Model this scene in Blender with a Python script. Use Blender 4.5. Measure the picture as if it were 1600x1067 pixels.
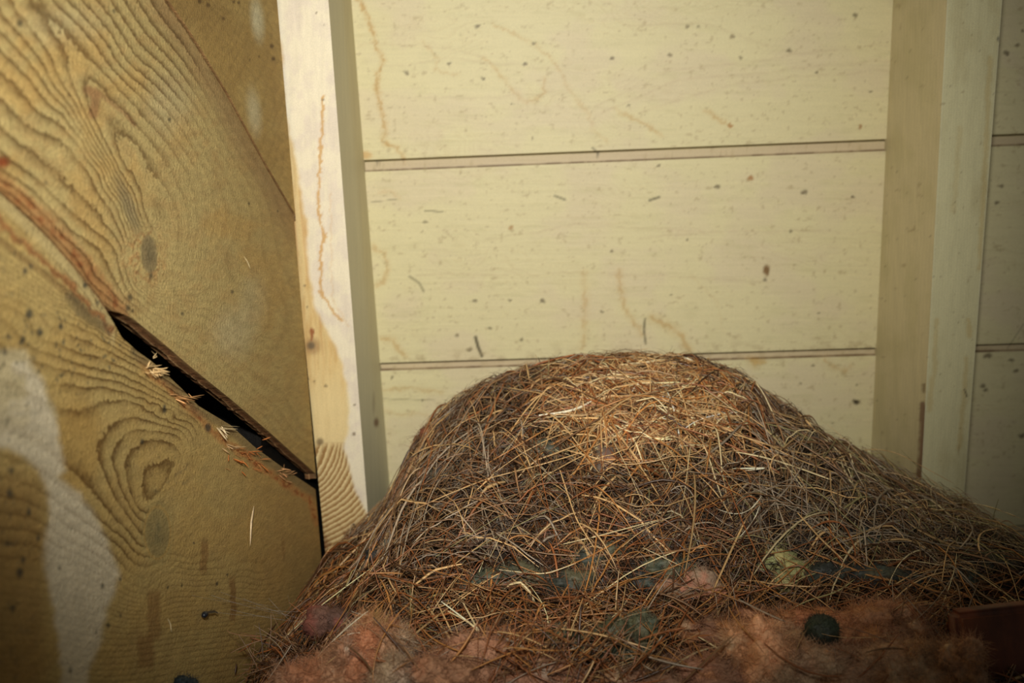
import bpy, math, random
import numpy as np
from mathutils import Vector

for o in list(bpy.data.objects): bpy.data.objects.remove(o)
SC = bpy.context.scene
COL = SC.collection

# ------------------------------------------------------------------ camera
cam_d = bpy.data.cameras.new('camera'); cam = bpy.data.objects.new('camera', cam_d); COL.objects.link(cam)
cam.location = (0, 0, 0); cam.rotation_euler = (math.radians(90), 0, 0)
cam_d.sensor_width = 36.0; cam_d.lens = 33.75; cam_d.clip_start = 0.02; cam_d.clip_end = 50
cam_d.dof.use_dof = True; cam_d.dof.focus_distance = 0.69; cam_d.dof.aperture_fstop = 6.3
SC.camera = cam

# ------------------------------------------------------------------ world + flash
w = bpy.data.worlds.new('world'); SC.world = w; w.use_nodes = True
w.node_tree.nodes['Background'].inputs[0].default_value = (1.0, 0.98, 0.84, 1)
w.node_tree.nodes['Background'].inputs[1].default_value = 0.065
fl_d = bpy.data.lights.new('camera_flash', 'SPOT'); fl = bpy.data.objects.new('camera_flash', fl_d); COL.objects.link(fl)
fl.location = (-0.010, -0.02, 0.12)
fl_d.energy = 31.0; fl_d.color = (1.0, 0.96, 0.86); fl_d.shadow_soft_size = 0.022
fl_d.spot_size = math.radians(76); fl_d.spot_blend = 1.0
fl.rotation_euler = (Vector((-0.05, 0.90, 0.155)) - fl.location).to_track_quat('-Z', 'Y').to_euler()
SC.view_settings.view_transform = 'Standard'; SC.view_settings.look = 'None'
SC.view_settings.exposure = 0.0; SC.view_settings.gamma = 1.0
SC.view_settings.use_curve_mapping = False

# ------------------------------------------------------------------ numeric helpers
F = 1500.0
def sm(x, a, b):
    t = np.clip((x - a) / (b - a), 0, 1); return t * t * (3 - 2 * t)
def ray(px, py):
    return (np.asarray(px, float) - 800) / F, -(np.asarray(py, float) - 533.5) / F
def to_px(P):
    return 800 + F * P[..., 0] / P[..., 1], 533.5 - F * P[..., 2] / P[..., 1]
def _hash(i, j, s):
    n = (i * 374761393 + j * 668265263 + s * 974634777) & 0x7fffffff
    n = ((n ^ (n >> 13)) * 1274126177) & 0x7fffffff
    return ((n ^ (n >> 16)) & 0xffff) / 65535.0
def vnoise(x, y, seed=0):
    x = np.asarray(x, float); y = np.asarray(y, float)
    i = np.floor(x).astype(np.int64); j = np.floor(y).astype(np.int64)
    fx = x - i; fy = y - j; fx = fx * fx * (3 - 2 * fx); fy = fy * fy * (3 - 2 * fy)
    a = _hash(i, j, seed); b = _hash(i + 1, j, seed); c = _hash(i, j + 1, seed); d = _hash(i + 1, j + 1, seed)
    return (a * (1 - fx) + b * fx) * (1 - fy) + (c * (1 - fx) + d * fx) * fy
def fbm(x, y, seed=0, octs=4):
    v = 0; a = .5; t = 0
    for k in range(octs):
        v = v + a * vnoise(x * 2 ** k + 17 * k, y * 2 ** k - 9 * k, seed + k); t += a; a *= .55
    return v / t
def poly_dist(px, py, pts):
    d = np.full(np.shape(px), 1e9)
    for (x0, y0), (x1, y1) in zip(pts[:-1], pts[1:]):
        vx, vy = x1 - x0, y1 - y0; L = vx * vx + vy * vy + 1e-9
        t = np.clip(((px - x0) * vx + (py - y0) * vy) / L, 0, 1)
        d = np.minimum(d, np.hypot(px - x0 - t * vx, py - y0 - t * vy))
    return d
def inside(px, py, poly):
    r = np.zeros(np.shape(px), bool); n = len(poly)
    for k in range(n):
        x0, y0 = poly[k]; x1, y1 = poly[(k + 1) % n]
        if y0 == y1: continue
        r ^= ((y0 > py) != (y1 > py)) & (px < (x1 - x0) * (py - y0) / (y1 - y0) + x0)
    return r
def soft_poly(px, py, poly, w):
    d = poly_dist(px, py, poly + [poly[0]]); s = np.where(inside(px, py, poly), d, -d)
    return sm(s, -w, w)
def tps(pts, smooth=0.5):
    P = np.array(pts, float); X = P[:, :2] / 100.0; v = P[:, 2]; n = len(P)
    def U(r2): return np.where(r2 > 0, r2 * np.log(r2 + 1e-12), 0)
    K = U(((X[:, None] - X[None]) ** 2).sum(-1)) + np.eye(n) * smooth * .01
    A = np.zeros((n + 3, n + 3)); A[:n, :n] = K; A[:n, n] = 1; A[:n, n + 1:] = X; A[n, :n] = 1; A[n + 1:, :n] = X.T
    sol = np.linalg.solve(A, np.concatenate([v, [0, 0, 0]]))
    def f(px, py):
        px = np.asarray(px) / 100.; py = np.asarray(py) / 100.
        out = sol[n] + sol[n + 1] * px + sol[n + 2] * py
        for k in range(n):
            out = out + sol[k] * U((px - X[k, 0]) ** 2 + (py - X[k, 1]) ** 2)
        return out
    return f
def C(r, g, b):     # sRGB 0-255 -> linear
    f = lambda c: (c / 255 / 12.92) if c / 255 <= .04045 else ((c / 255 + .055) / 1.055) ** 2.4
    return np.array([f(r), f(g), f(b)])
def mixc(a, b, m):
    return a * (1 - m[..., None]) + b * m[..., None]

# ------------------------------------------------------------------ mesh helpers
class MB:
    def __init__(s): s.v = []; s.q = []; s.att = {}; s.n = 0
    def grid(s, P, flip=False, **att):
        nu, nv = P.shape[:2]; idx = np.arange(nu * nv).reshape(nu, nv) + s.n
        q = np.stack([idx[:-1, :-1], idx[1:, :-1], idx[1:, 1:], idx[:-1, 1:]], -1).reshape(-1, 4)
        if flip: q = q[:, ::-1]
        s.v.append(P.reshape(-1, 3)); s.q.append(q); s._a(nu * nv, att); s.n += nu * nv
    def raw(s, V, Q, **att):
        s.v.append(V); s.q.append(Q + s.n); s._a(len(V), att); s.n += len(V)
    def _a(s, n, att):
        for k, a in att.items():
            a = np.asarray(a, float)
            if k == 'col':
                a = np.broadcast_to(a.reshape(-1, 3) if a.ndim > 1 else a, (n, 3))
            else: a = np.broadcast_to(a.reshape(-1) if a.ndim else a, (n,))
            s.att.setdefault(k, []).append(a)
    def build(s, name, mat, parent=None, smooth=True):
        V = np.concatenate(s.v); Q = np.concatenate(s.q)
        me = bpy.data.meshes.new(name); me.vertices.add(len(V)); me.vertices.foreach_set('co', V.astype(np.float32).ravel())
        me.loops.add(Q.size); me.loops.foreach_set('vertex_index', Q.astype(np.int32).ravel())
        k = Q.shape[1]
        me.polygons.add(len(Q)); me.polygons.foreach_set('loop_start', np.arange(0, Q.size, k, dtype=np.int32))
        me.polygons.foreach_set('use_smooth', np.full(len(Q), smooth))
        for kk, L in s.att.items():
            A = np.concatenate(L)
            if kk == 'col':
                at = me.attributes.new('col', 'FLOAT_COLOR', 'POINT')
                at.data.foreach_set('color', np.concatenate([np.clip(A, 0, 1), np.ones((len(A), 1))], 1).astype(np.float32).ravel())
            else:
                at = me.attributes.new(kk, 'FLOAT', 'POINT'); at.data.foreach_set('value', A.astype(np.float32))
        me.update(calc_edges=True); me.validate()
        me.materials.append(mat)
        o = bpy.data.objects.new(name, me); COL.objects.link(o)
        if parent is not None: o.parent = parent
        return o
def empty(name, loc=(0, 0, 0)):
    # parts are modelled in world coordinates, so the empty stays at the origin of its children
    o = bpy.data.objects.new(name, None); COL.objects.link(o); o.empty_display_size = .02
    return o
def tag(o, label=None, cat=None, group=None, kind=None):
    if label: o['label'] = label
    if cat: o['category'] = cat
    if group: o['group'] = group
    if kind: o['kind'] = kind
    return o
def box_grids(mb, c8, n=2, **att):
    """c8: 8 corners, (near/far, left/right, bottom/top)"""
    c = np.array(c8, float).reshape(2, 2, 2, 3)
    def face(a, b, d, e, flip):
        u = np.linspace(0, 1, n)[:, None, None]; v = np.linspace(0, 1, n)[None, :, None]
        mb.grid((a * (1 - u) + b * u) * (1 - v) + (e * (1 - u) + d * u) * v, flip, **att)
    face(c[0, 0, 0], c[0, 1, 0], c[0, 1, 1], c[0, 0, 1], False)
    face(c[1, 0, 0], c[1, 1, 0], c[1, 1, 1], c[1, 0, 1], True)
    face(c[0, 0, 0], c[1, 0, 0], c[1, 0, 1], c[0, 0, 1], True)
    face(c[0, 1, 0], c[1, 1, 0], c[1, 1, 1], c[0, 1, 1], False)
    face(c[0, 0, 1], c[0, 1, 1], c[1, 1, 1], c[1, 0, 1], False)
    face(c[0, 0, 0], c[0, 1, 0], c[1, 1, 0], c[1, 0, 0], True)

# ------------------------------------------------------------------ materials
class NT:
    def __init__(s, name):
        s.m = bpy.data.materials.new(name); s.m.use_nodes = True; s.t = s.m.node_tree; s.t.nodes.clear()
        s.out = s.t.nodes.new('ShaderNodeOutputMaterial'); s.b = s.t.nodes.new('ShaderNodeBsdfPrincipled')
        s.t.links.new(s.b.outputs[0], s.out.inputs[0])
    def n(s, typ, **kw):
        x = s.t.nodes.new(typ)
        for k, v in kw.items(): setattr(x, k, v)
        return x
    def lk(s, a, b): s.t.links.new(a, b)
    def math(s, op, a, b=None, c=None):
        x = s.n('ShaderNodeMath', operation=op)
        for i, v in enumerate((a, b, c)):
            if v is None: continue
            if isinstance(v, (int, float)): x.inputs[i].default_value = v
            else: s.lk(v, x.inputs[i])
        return x.outputs[0]
    def attr(s, name, fac=True):
        x = s.n('ShaderNodeAttribute', attribute_name=name); return x.outputs['Fac' if fac else 'Color']
    def noise(s, scale, detail=4, vec=None, rough=.55, sc3=None, rot=None):
        x = s.n('ShaderNodeTexNoise'); x.inputs['Scale'].default_value = scale; x.inputs['Detail'].default_value = detail; x.inputs['Roughness'].default_value = rough
        tc = s.n('ShaderNodeTexCoord').outputs['Object']
        if sc3 or rot:
            mp = s.n('ShaderNodeMapping'); s.lk(tc, mp.inputs[0])
            if sc3: mp.inputs['Scale'].default_value = sc3
            if rot: mp.inputs['Rotation'].default_value = rot
            tc = mp.outputs[0]
        s.lk(tc, x.inputs['Vector']); return x.outputs['Fac']
    def mul(s, col, fac):           # colour * scalar socket
        x = s.n('ShaderNodeVectorMath', operation='SCALE'); s.lk(col, x.inputs[0]); s.lk(fac, x.inputs['Scale']); return x.outputs[0]
    def rng(s, v, a, b, c, d):
        x = s.n('ShaderNodeMapRange'); s.lk(v, x.inputs[0])
        for i, q in enumerate((a, b, c, d)): x.inputs[i + 1].default_value = q
        return x.outputs[0]
    def bump(s, h, dist, strength=1.0):
        x = s.n('ShaderNodeBump'); x.inputs['Distance'].default_value = dist; x.inputs['Strength'].default_value = strength
        s.lk(h, x.inputs['Height']); s.lk(x.outputs[0], s.b.inputs['Normal'])

def wood_mat(name, fibre_scale, fibre_rot, sharp=3.4, ring_dark=.42, rough=.7, fine=.16, bump=.0005, grit=1.0, spec=.3):
    m = NT(name)
    ring = m.attr('ring'); amp = m.attr('amp')
    jag = m.noise(260, 4, rough=.7); ring2 = m.math('ADD', ring, m.math('MULTIPLY', m.math('SUBTRACT', jag, .5), .7))
    fr = m.math('FRACT', ring2)
    saw = m.math('POWER', fr, sharp)
    edge = m.math('SUBTRACT', 1.0, m.math('POWER', fr, 18.0))      # crisp but not aliased fall
    saw = m.math('MULTIPLY', m.math('MULTIPLY', saw, edge), amp)
    fib = m.noise(1.0, 5, sc3=fibre_scale, rot=fibre_rot)
    sp = m.noise(1300, 2)
    f1 = m.rng(fib, .3, .7, 1 - fine, 1 + fine)
    f2 = m.rng(sp, .3, .7, 1 - .15 * grit, 1 + .15 * grit)
    col = m.attr('col', False)
    dark = m.n('ShaderNodeMix', data_type='RGBA', blend_type='MIX'); m.lk(m.math('MULTIPLY', saw, 1.7), dark.inputs[0]); m.lk(col, dark.inputs[6])
    dk = m.n('ShaderNodeVectorMath', operation='MULTIPLY'); m.lk(col, dk.inputs[0]); dk.inputs[1].default_value = (ring_dark, ring_dark * .72, ring_dark * .5)
    m.lk(dk.outputs[0], dark.inputs[7]); dark.clamp_factor = True
    col = m.mul(m.mul(dark.outputs[2], f1), f2)
    m.lk(col, m.b.inputs['Base Color'])
    h = m.math('ADD', m.math('MULTIPLY', saw, .5), m.math('ADD', m.math('MULTIPLY', fib, .5), m.math('MULTIPLY', sp, .35 * grit)))
    h = m.math('ADD', h, m.math('MULTIPLY', m.noise(420, 3), .5 * grit))
    m.bump(h, bump)
    m.b.inputs['Roughness'].default_value = rough; m.b.inputs['Specular IOR Level'].default_value = spec
    return m.m
M_PLANK = wood_mat('bare_pine', (220, 60, 260), (.35, 0, 0), rough=.72, fine=.13, bump=.0010, grit=1.7, ring_dark=.27, spec=.2)
M_RAFTER = wood_mat('rafter_wood', (260, 120, 14), (-.23, 0, 0), sharp=1.3, ring_dark=.44, rough=.55, fine=.05, bump=.0003, grit=.6)
M_WALL = wood_mat('cream_paint', (14, 60, 330), (0, 0, 0), ring_dark=.6, rough=.5, fine=.03, bump=.0005, grit=.5, spec=.35)

def fibre_mat(name, rough=.45, spec=.5, sss=0, trans=0):
    m = NT(name); col = m.attr('col', False)
    n = m.noise(500, 2); m.lk(m.mul(col, m.rng(n, .3, .7, .8, 1.2)), m.b.inputs['Base Color'])
    m.b.inputs['Roughness'].default_value = rough; m.b.inputs['Specular IOR Level'].default_value = spec
    return m.m
M_STRAW = fibre_mat('dry_grass', .36, .6)
M_WOOL = fibre_mat('glass_wool', .8, .35)
M_MOSS = fibre_mat('moss', .6, .4)

# ------------------------------------------------------------------ planes of the place
WA, WB, WC = -.2595, .076, -.0176                      # left wall: x = WA + WB*y + WC*z
def wallx(y, z): return WA + WB * y + WC * z
def on_wall(px, py, off=0):
    u, v = ray(px, py); y = (WA + off) / (u - WB - WC * v); return np.stack([u * y, y, v * y], -1)
SL = .232; YF, YB = .8873, 1.010                         # rafter fronts / siding: y = Y0 - SL*z
def on_plane(px, py, y0):
    u, v = ray(px, py); y = y0 / (1 + SL * v); return np.stack([u * y, y, v * y], -1)

# ================================================================== BACK WALL (painted siding)
def wall_back():
    seams = [((565, 250), (1383, 217), 12, 16), ((592, 567), (1368, 543), 9, 9), ((592, 868), (1560, 822), 9, 9)]
    lines = []
    for (a, b, h0, h1) in seams:
        A = on_plane(*a, YB); B = on_plane(*b, YB); s = (B[2] - A[2]) / (B[0] - A[0])
        lines.append((A[2] - s * A[0], s))
    lines = [(lines[0][0] + .212, lines[0][1] * 1.2)] + lines + [(lines[2][0] - .2, 0.02)]
    xs = np.concatenate([np.arange(-.32, -.17, .01), np.arange(-.17, .60, .0014), np.arange(.60, .95, .01)])
    rows = []           # (fraction, line idx upper, zoffset, recess)
    G = [.010, .0112, .0082, .0082]
    zr = []; rc = []; bd = []
    for k in range(len(lines) - 1):
        (zt, st), (zb, sb) = lines[k], lines[k + 1]
        g = G[k]; top = zt + st * xs - g; bot = zb + sb * xs
        n = int(abs(np.mean(top - bot)) / .0014)
        # lower board top: band, chamfer
        zr += [top + g - .0016, top + g - .0017, top + .0030, top + .0014, top]; rc += [.012, .0042, .0042, .0040, .0002]; bd += [k + .1, k + .1, k + .1, k + .3, k + .3]
        for t in np.linspace(0.004, 1, n): zr.append(top * (1 - t) + bot * t); rc.append(0); bd.append(k)
        zr.append(bot + 0); rc.append(.012); bd.append(k)
    Z = np.array(zr); R = np.array(rc)[:, None] * np.ones_like(Z); X = np.ones_like(Z) * xs[None]
    Y = YB - SL * Z + R
    P = np.stack([X, Y, Z], -1); px, py = to_px(P)
    base = C(222, 212, 168)
    n1 = fbm(px / 90, py / 60, 3); n2 = fbm(px / 30, py / 6, 7)
    col = np.ones(P.shape) * base
    col = mixc(col, C(218, 203, 170), sm(n1, .42, .70) * .6)
    col = mixc(col, C(205, 196, 150), sm(n2, .55, .8) * .35)
    # pinkish-dirty band in the rebates
    band = (np.array(bd) % 1 > 0)[:, None] * np.ones_like(px)
    b = np.array(bd) % 1; lip = (b > .2)[:, None] * np.ones_like(px); col = mixc(col, C(200, 180, 148), band * .75); col = mixc(col, C(120, 96, 70), lip * (.45 + .4 * sm(fbm(px / 20, py / 20, 24), .35, .6)))
    wob = (fbm(px / 6, py / 6, 21) - .5) * 11; wob2 = (fbm(px / 6 + 40, py / 6, 22) - .5) * 11; fade = .35 + .65 * sm(fbm(px / 11, py / 11, 23), .3, .6)
    stain = [([(560, -4), (571, 20), (580, 40), (588, 72), (600, 95), (590, 115), (589, 140), (597, 175), (602, 205), (598, 222), (620, 232), (630, 246)], 2.0, .9),
             ([(770, 38), (800, 52), (834, 68), (860, 90), (875, 110)], 1.6, .35), ([(755, 90), (775, 108), (795, 135), (812, 155), (835, 158), (850, 145), (850, 125)], 1.8, .4),
             ([(660, 65), (683, 90), (680, 110), (715, 118)], 1.6, .3), ([(875, 110), (890, 140), (920, 180), (928, 205), (950, 222)], 1.6, .25),
             ([(960, 170), (990, 185), (1010, 195), (1035, 213)], 1.8, .45), ([(1100, 172), (1125, 188), (1142, 198)], 1.8, .6),
             ([(912, 425), (915, 480), (910, 545)], 3.0, .4), ([(966, 425), (975, 480), (1003, 522)], 2.6, .5), ([(1018, 498), (1045, 510), (1065, 525), (1077, 550)], 3.4, .6),
             ([(583, 385), (600, 395), (606, 420), (600, 440), (588, 446)], 2.2, .5), ([(596, 528), (615, 532), (622, 545), (632, 556)], 2.4, .55),
             ([(598, 610), (640, 606), (690, 612)], 2.0, .4), ([(598, 640), (625, 650), (650, 645), (680, 650)], 1.6, .3), ([(592, 300), (610, 297), (625, 310)], 1.6, .25),
             ([(1290, 560), (1300, 572), (1320, 580), (1332, 572)], 2.2, .4), ([(1170, 560), (1180, 572)], 3, .5), ([(1080, 430), (1120, 470), (1130, 520)], 1.2, .12)]
    for pl, ww, a in stain:
        d = poly_dist(px + wob, py + wob2, pl)
        col = mixc(col, C(186, 146, 82), (1 - sm(d, ww * .3, ww * 1.7)) * a * fade * .85); col = mixc(col, C(204, 172, 112), (1 - sm(d, ww, ww * 4)) * a * .35)
    # faint wide grain sweeps in the top board
    for (x0, y0, x1, y1, x2, y2) in [(930, 165, 1050, 110, 1390, 70), (930, 180, 1060, 125, 1390, 95), (1000, 175, 1150, 130, 1390, 110), (600, 105, 700, 92, 860, 104), (560, 72, 650, 70, 760, 88), (980, 40, 1100, 36, 1200, 70),
                                     (1000, 372, 1150, 360, 1380, 366), (760, 372, 900, 350, 1100, 362), (650, 430, 900, 425, 1200, 440), (600, 150, 720, 155, 880, 140)]:
        d = poly_dist(px, py + (fbm(px / 40, py * 0, 5) - .5) * 10, [(x0, y0), (x1, y1), (x2, y2)]); col = mixc(col, C(170, 140, 110), (1 - sm(d, .5, 3.2)) * .16 * fade)
    blobs = [(569, 243, 14, 7, C(200, 150, 70), .6), (1142, 197, 5, 3, C(170, 110, 40), .8), (1344, 199, 3, 5, C(150, 95, 40), .8), (1172, 278, 5, 4, C(165, 105, 40), .8), (798, 356, 4, 4, C(170, 120, 60), .7),
             (1198, 423, 5, 10, C(120, 85, 40), .9), (1337, 628, 6, 4, C(60, 50, 35), .95), (592, 256, 8, 3, C(60, 40, 25), .8), (1185, 565, 14, 6, C(195, 150, 60), .5)]
    dk = C(95, 82, 60)
    for (x, y, r) in [(746, 41, 4.5), (702, 100, 2.5), (820, 100, 3), (834, 67, 3), (956, 90, 4), (1047, 87, 4), (635, 114, 4), (755, 122, 3.5), (800, 163, 2), (982, 165, 2.5), (832, 217, 2.5), (1074, 41, 3.5), (1092, 43, 2.5),
                      (1144, 58, 4), (1157, 90, 3.5), (1232, 79, 5), (1336, 24, 4.5), (1277, 114, 3), (1120, 291, 4), (1255, 301, 5), (1332, 308, 3), (1029, 259, 2.5), (665, 347, 3), (1074, 375, 2.5), (955, 392, 3), (1360, 143, 3), (1235, 362, 2.5),
                      (742, 470, 3.5), (848, 470, 4), (797, 469, 2.5), (765, 512, 4), (733, 546, 4.5), (714, 524, 3), (815, 531, 3), (940, 487, 3), (1050, 461, 2), (1195, 437, 3), (1280, 490, 2.5), (1340, 600, 2), (1598, 48, 3), (1590, 71, 3.5), (1573, 83, 4), (1564, 290, 3.5), (1557, 317, 4), (1588, 580, 4),
                      (1543, 556, 6), (1580, 563, 4), (1536, 602, 4.5), (1540, 609, 4.5), (1597, 680, 5), (612, 590, 2), (660, 625, 2), (1300, 660, 2), (1250, 600, 2), (1270, 570, 2)]:
        blobs.append((x, y, r * 1.1, r * .8, dk, .75))
    for (x, y, rx, ry, c, a) in blobs:
        d = np.hypot((px - x + wob * .6) / rx, (py - y + wob2 * .6) / ry); col = mixc(col, c, (1 - sm(d, .5, 1.3)) * a)
    for pl, ww, a in [([(743, 527), (747, 542), (753, 556)], 2.6, .9), ([(1008, 498), (1006, 515), (1009, 537)], 1.8, .7), ([(867, 306), (883, 312)], 2, .6), ([(1015, 313), (1030, 308)], 2, .7), ([(664, 329), (692, 331)], 1.3, .6),
                      ([(640, 432), (655, 442), (662, 455)], 2, .5), ([(573, 317), (620, 311)], .8, .5), ([(1565, 15), (1555, 45)], 1, .3), ([(598, 623), (680, 625)], 1.0, .4), ([(926, 231), (938, 243)], 1.2, .8), ([(1574, 545), (1600, 505)], 1, .4)]:
        col = mixc(col, C(85, 78, 55), (1 - sm(poly_dist(px, py, pl), ww * .5, ww * 1.4)) * a)
    sp = vnoise(px / 3.1, py / 3.1, 99); col = mixc(col, C(150, 130, 95), sm(sp, .965, .99) * .45)
    sp = fbm(px / 8, py / 6, 98); col = mixc(col, C(176, 158, 118), sm(sp, .66, .8) * .5)
    ds = np.abs(poly_dist(px, py, [(592, 567), (1368, 543)])); col = mixc(col, C(178, 160, 122), (1 - sm(ds, 0, 26)) * sm(fbm(px / 14, py / 8, 97), .45, .7) * .5)
    ring = (fbm(px / 260, py / 90, 41) * 26 + py / 14); amp = .10 * sm(fbm(px / 120, py / 40, 44), .4, .7)
    mb = MB(); mb.grid(P, True, col=col, ring=ring, amp=amp * (1 - band))
    o = mb.build('wall_back', M_WALL, smooth=False)
    # real back face so the boards have thickness
    tag(o, 'cream painted horizontal board wall with water stains behind the nest', 'wall', kind='structure')
wall_back()

# ================================================================== RAFTERS
def rafter(name, FL, FR, BL, BR, colf, label):
    """each edge: ((px,py),(px,py)) two points, front edges on the front plane, back edges on the siding"""
    def line(e, y0):
        a = on_plane(*e[0], y0); b = on_plane(*e[1], y0)
        if abs(e[0][1]) >= 0:
            pass
        s = (b - a) / (b[2] - a[2]); return lambda z: a + s * (z - a[2])[..., None]
    f = [line(FL, YF), line(FR, YF), line(BR, YB + .004), line(BL, YB + .004)]
    zs = np.arange(-.285, .46, .0016)
    mb = MB()
    E = [g(zs) for g in f]
    def strip(A, B, n, flip, side):
        t = np.linspace(0, 1, n)[None, :, None]; P = A[:, None] * (1 - t) + B[:, None] * t
        px, py = to_px(P); col, ring, amp = colf(px, py, t[0, :, 0][None] * np.ones_like(px), side)
        mb.grid(P, flip, col=col, ring=ring, amp=amp)
    strip(E[0], E[1], 36, False, 'front'); strip(E[1], E[2], 30, False, 'right'); strip(E[3], E[0], 30, False, 'left'); strip(E[2], E[3], 3, False, 'back')
    for k, fl in ((0, True), (-1, False)):
        Q = np.array([[E[0][k], E[1][k]], [E[3][k], E[2][k]]]); mb.grid(Q, fl, col=C(200, 180, 130), ring=0., amp=0.)
    o = mb.build(name, M_RAFTER, smooth=False)
    return tag(o, label, 'rafter')

ringL = tps([(500, 745, 0), (503, 769, 3), (507, 800, 7), (511, 840, 12), (515, 870, 16), (523, 695, 0), (534, 695, 2), (545, 700, 4), (555, 715, 5.5), (568, 750, 8), (573, 780, 10.5), (575, 815, 14), (522, 720, .9), (530, 750, 4.0), (540, 775, 6.7), (550, 800, 10), (545, 840, 14), (560, 860, 17), (505, 700, -1.5), (490, 690, -3), (515, 660, -1.2), (540, 640, 1.8)])
def col_left(px, py, t, side):
    cream = C(232, 222, 196); n = fbm(px / 14, py / 60, 31)
    col = np.ones(px.shape + (3,)) * cream
    if side == 'front':
        col = mixc(col, C(214, 200, 188), sm(fbm(px / 20, py / 25, 32), .4, .7) * .5)
        wav = (fbm(px / 40, py / 30, 33) - .5) * .5
        # the bare strip along the left edge: thin at the top, wider down
        ws = np.interp(py, [0, 60, 200, 300, 480, 540, 600, 680, 700, 780, 850], [.02, .06, .08, .22, .25, .6, .78, .72, .60, .82, 1.2])
        bare = 1 - sm(t + wav * .35, ws - .05, ws + .06)
        pine = mixc(np.ones(col.shape) * C(222, 196, 138), C(206, 168, 104), sm(fbm(px / 5, py / 60, 34), .35, .75) * .9)
        pine = mixc(pine, C(226, 204, 150), sm(py, 560, 640) * .8)
        pine = mixc(pine, C(232, 210, 156), sm(py, 690, 740) * .8)
        col = mixc(col, pine, bare * .95)
        col = mixc(col, C(170, 110, 60), sm(py, 20, 260) * (1 - sm(py, 300, 420)) * (1 - sm(t, .02, .07)) * .6)
        # thin vertical grain in the stripped strip
        col = mixc(col, C(196, 152, 98), bare * sm(vnoise(t * 42, py / 120, 3), .6, .9) * .5 * (1 - sm(py, 540, 600)))
        wob = (fbm(px / 7, py / 7, 35) - .5) * 9
        for pl, ww, a in [([(505, 150), (503, 200), (500, 250), (497, 300), (500, 345), (508, 370), (500, 395), (503, 430), (501, 455), (512, 475), (522, 490), (534, 500)], 1.9, .85), ([(516, 300), (517, 400), (520, 470), (545, 510)], 1.2, .25), ([(486, 515), (488, 530)], 2.6, .9)]:
            col = mixc(col, C(202, 158, 92) if pl[0][0] > 490 else C(150, 84, 44), (1 - sm(poly_dist(px + wob, py, pl), ww * .5, ww * 1.8)) * a)
        d = np.hypot((px - 488) / 14, (py - 541) / 14); col = mixc(col, C(150, 110, 70), (1 - sm(d, .5, 1.3)) * .6)
        d = np.hypot((px - 486) / 8, (py - 540) / 8); col = mixc(col, C(95, 85, 68), (1 - sm(d, .4, 1.1)) * .8)
        for x, y, r in [(505, 156, 2.5), (491, 596, 2.2), (509, 603, 2.8), (482, 592, 2), (554, 633, 2), (500, 690, 6), (553, 678, 3), (476, 447, 2), (480, 480, 2), (495, 20, 1.5), (507, 38, 1.5)]:
            col = mixc(col, C(100, 80, 55), (1 - sm(np.hypot(px - x, py - y), r * .5, r * 1.3)) * .75)
        col = mixc(col, C(130, 70, 30), sm(py, 800, 860) * sm(fbm(px / 12, py / 20, 36), .45, .7) * .8)
        ring = ringL(px, py); amp = sm(py, 684, 705) * np.clip(bare * 1.2, 0, 1) * .95 * (1 - sm(px, 567, 574) * (1 - sm(py, 770, 790)) )
        v = t * 40 + fbm(px / 30, py / 100, 12) * 3
        ring = np.where(py < 690, v, ring); amp = np.where(py < 690, bare * .16 * (1 - sm(py, 520, 600)), amp)
    else:
        # separate, slightly greyer paint tone on the side
        col = mixc(np.ones(col.shape) * C(224, 216, 184), C(214, 200, 156), sm(t, .45, .7) * .45)
        col = mixc(col, C(200, 200, 178), sm(py, 380, 700) * .5)
        col = mixc(col, C(110, 65, 35), (1 - sm(np.hypot((px - 588) / 5, (py - 660) / 9), .3, 1.2)) * .9)
        col = mixc(col, C(130, 110, 85), (1 - sm(np.hypot((px - 584) / 3, (py - 630) / 22), .3, 1.2)) * .4)
        ring = t * 20; amp = np.full(px.shape, .03)
    return col, ring, amp
def col_right(px, py, t, side):
    base = C(214, 208, 166) if side == 'front' else C(214, 202, 164)
    col = np.ones(px.shape + (3,)) * base
    col = mixc(col, C(196, 186, 142), sm(fbm(px / 25, py / 60, 51), .45, .75) * .5)
    wob = (fbm(px / 9, py / 9, 52) - .5) * 8
    if side == 'front':
        for pl, a in [([(1548, 90), (1542, 180), (1538, 300), (1530, 420)], .35), ([(1463, 500), (1461, 560), (1452, 640)], .35), ([(1512, 500), (1515, 525)], .4), ([(1510, 560), (1505, 640), (1498, 700)], .35), ([(1500, 200), (1490, 330)], .2)]:
            col = mixc(col, C(190, 160, 90), (1 - sm(poly_dist(px + wob, py, pl), 1.5, 6)) * a)
        col = mixc(col, C(70, 64, 52), (1 - sm(poly_dist(px, py, [(1507, 608), (1511, 620)]), 0.6, 1.8)) * .8)
        col = mixc(col, C(60, 60, 60), (1 - sm(np.hypot(px - 1562, py - 61), 2, 6)) * .9)
        col = mixc(col, C(225, 222, 190), (1 - sm(np.minimum(t, 1 - t), 0, .03)) * .5)
    else:
        col = mixc(col, C(120, 84, 66), (1 - sm(poly_dist(px + wob * .6, py, [(1442, 632), (1441, 680), (1437, 745)]), 3, 7)) * .85)
        col = mixc(col, C(130, 110, 80), (1 - sm(poly_dist(px + wob * .3, py, [(1443, 600), (1443, 612)]), 1, 3)) * .9)
    s = vnoise(px / 2.6, py / 4.2, 55); col = mixc(col, C(120, 105, 75), sm(s, .955, .985) * .6)
    s = vnoise(px / 7, py / 9, 57); col = mixc(col, C(150, 130, 95), sm(s, .93, .98) * .5)
    return col, t * 18 + fbm(px / 60, py / 200, 5) * 2, np.full(px.shape, .06)
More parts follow.
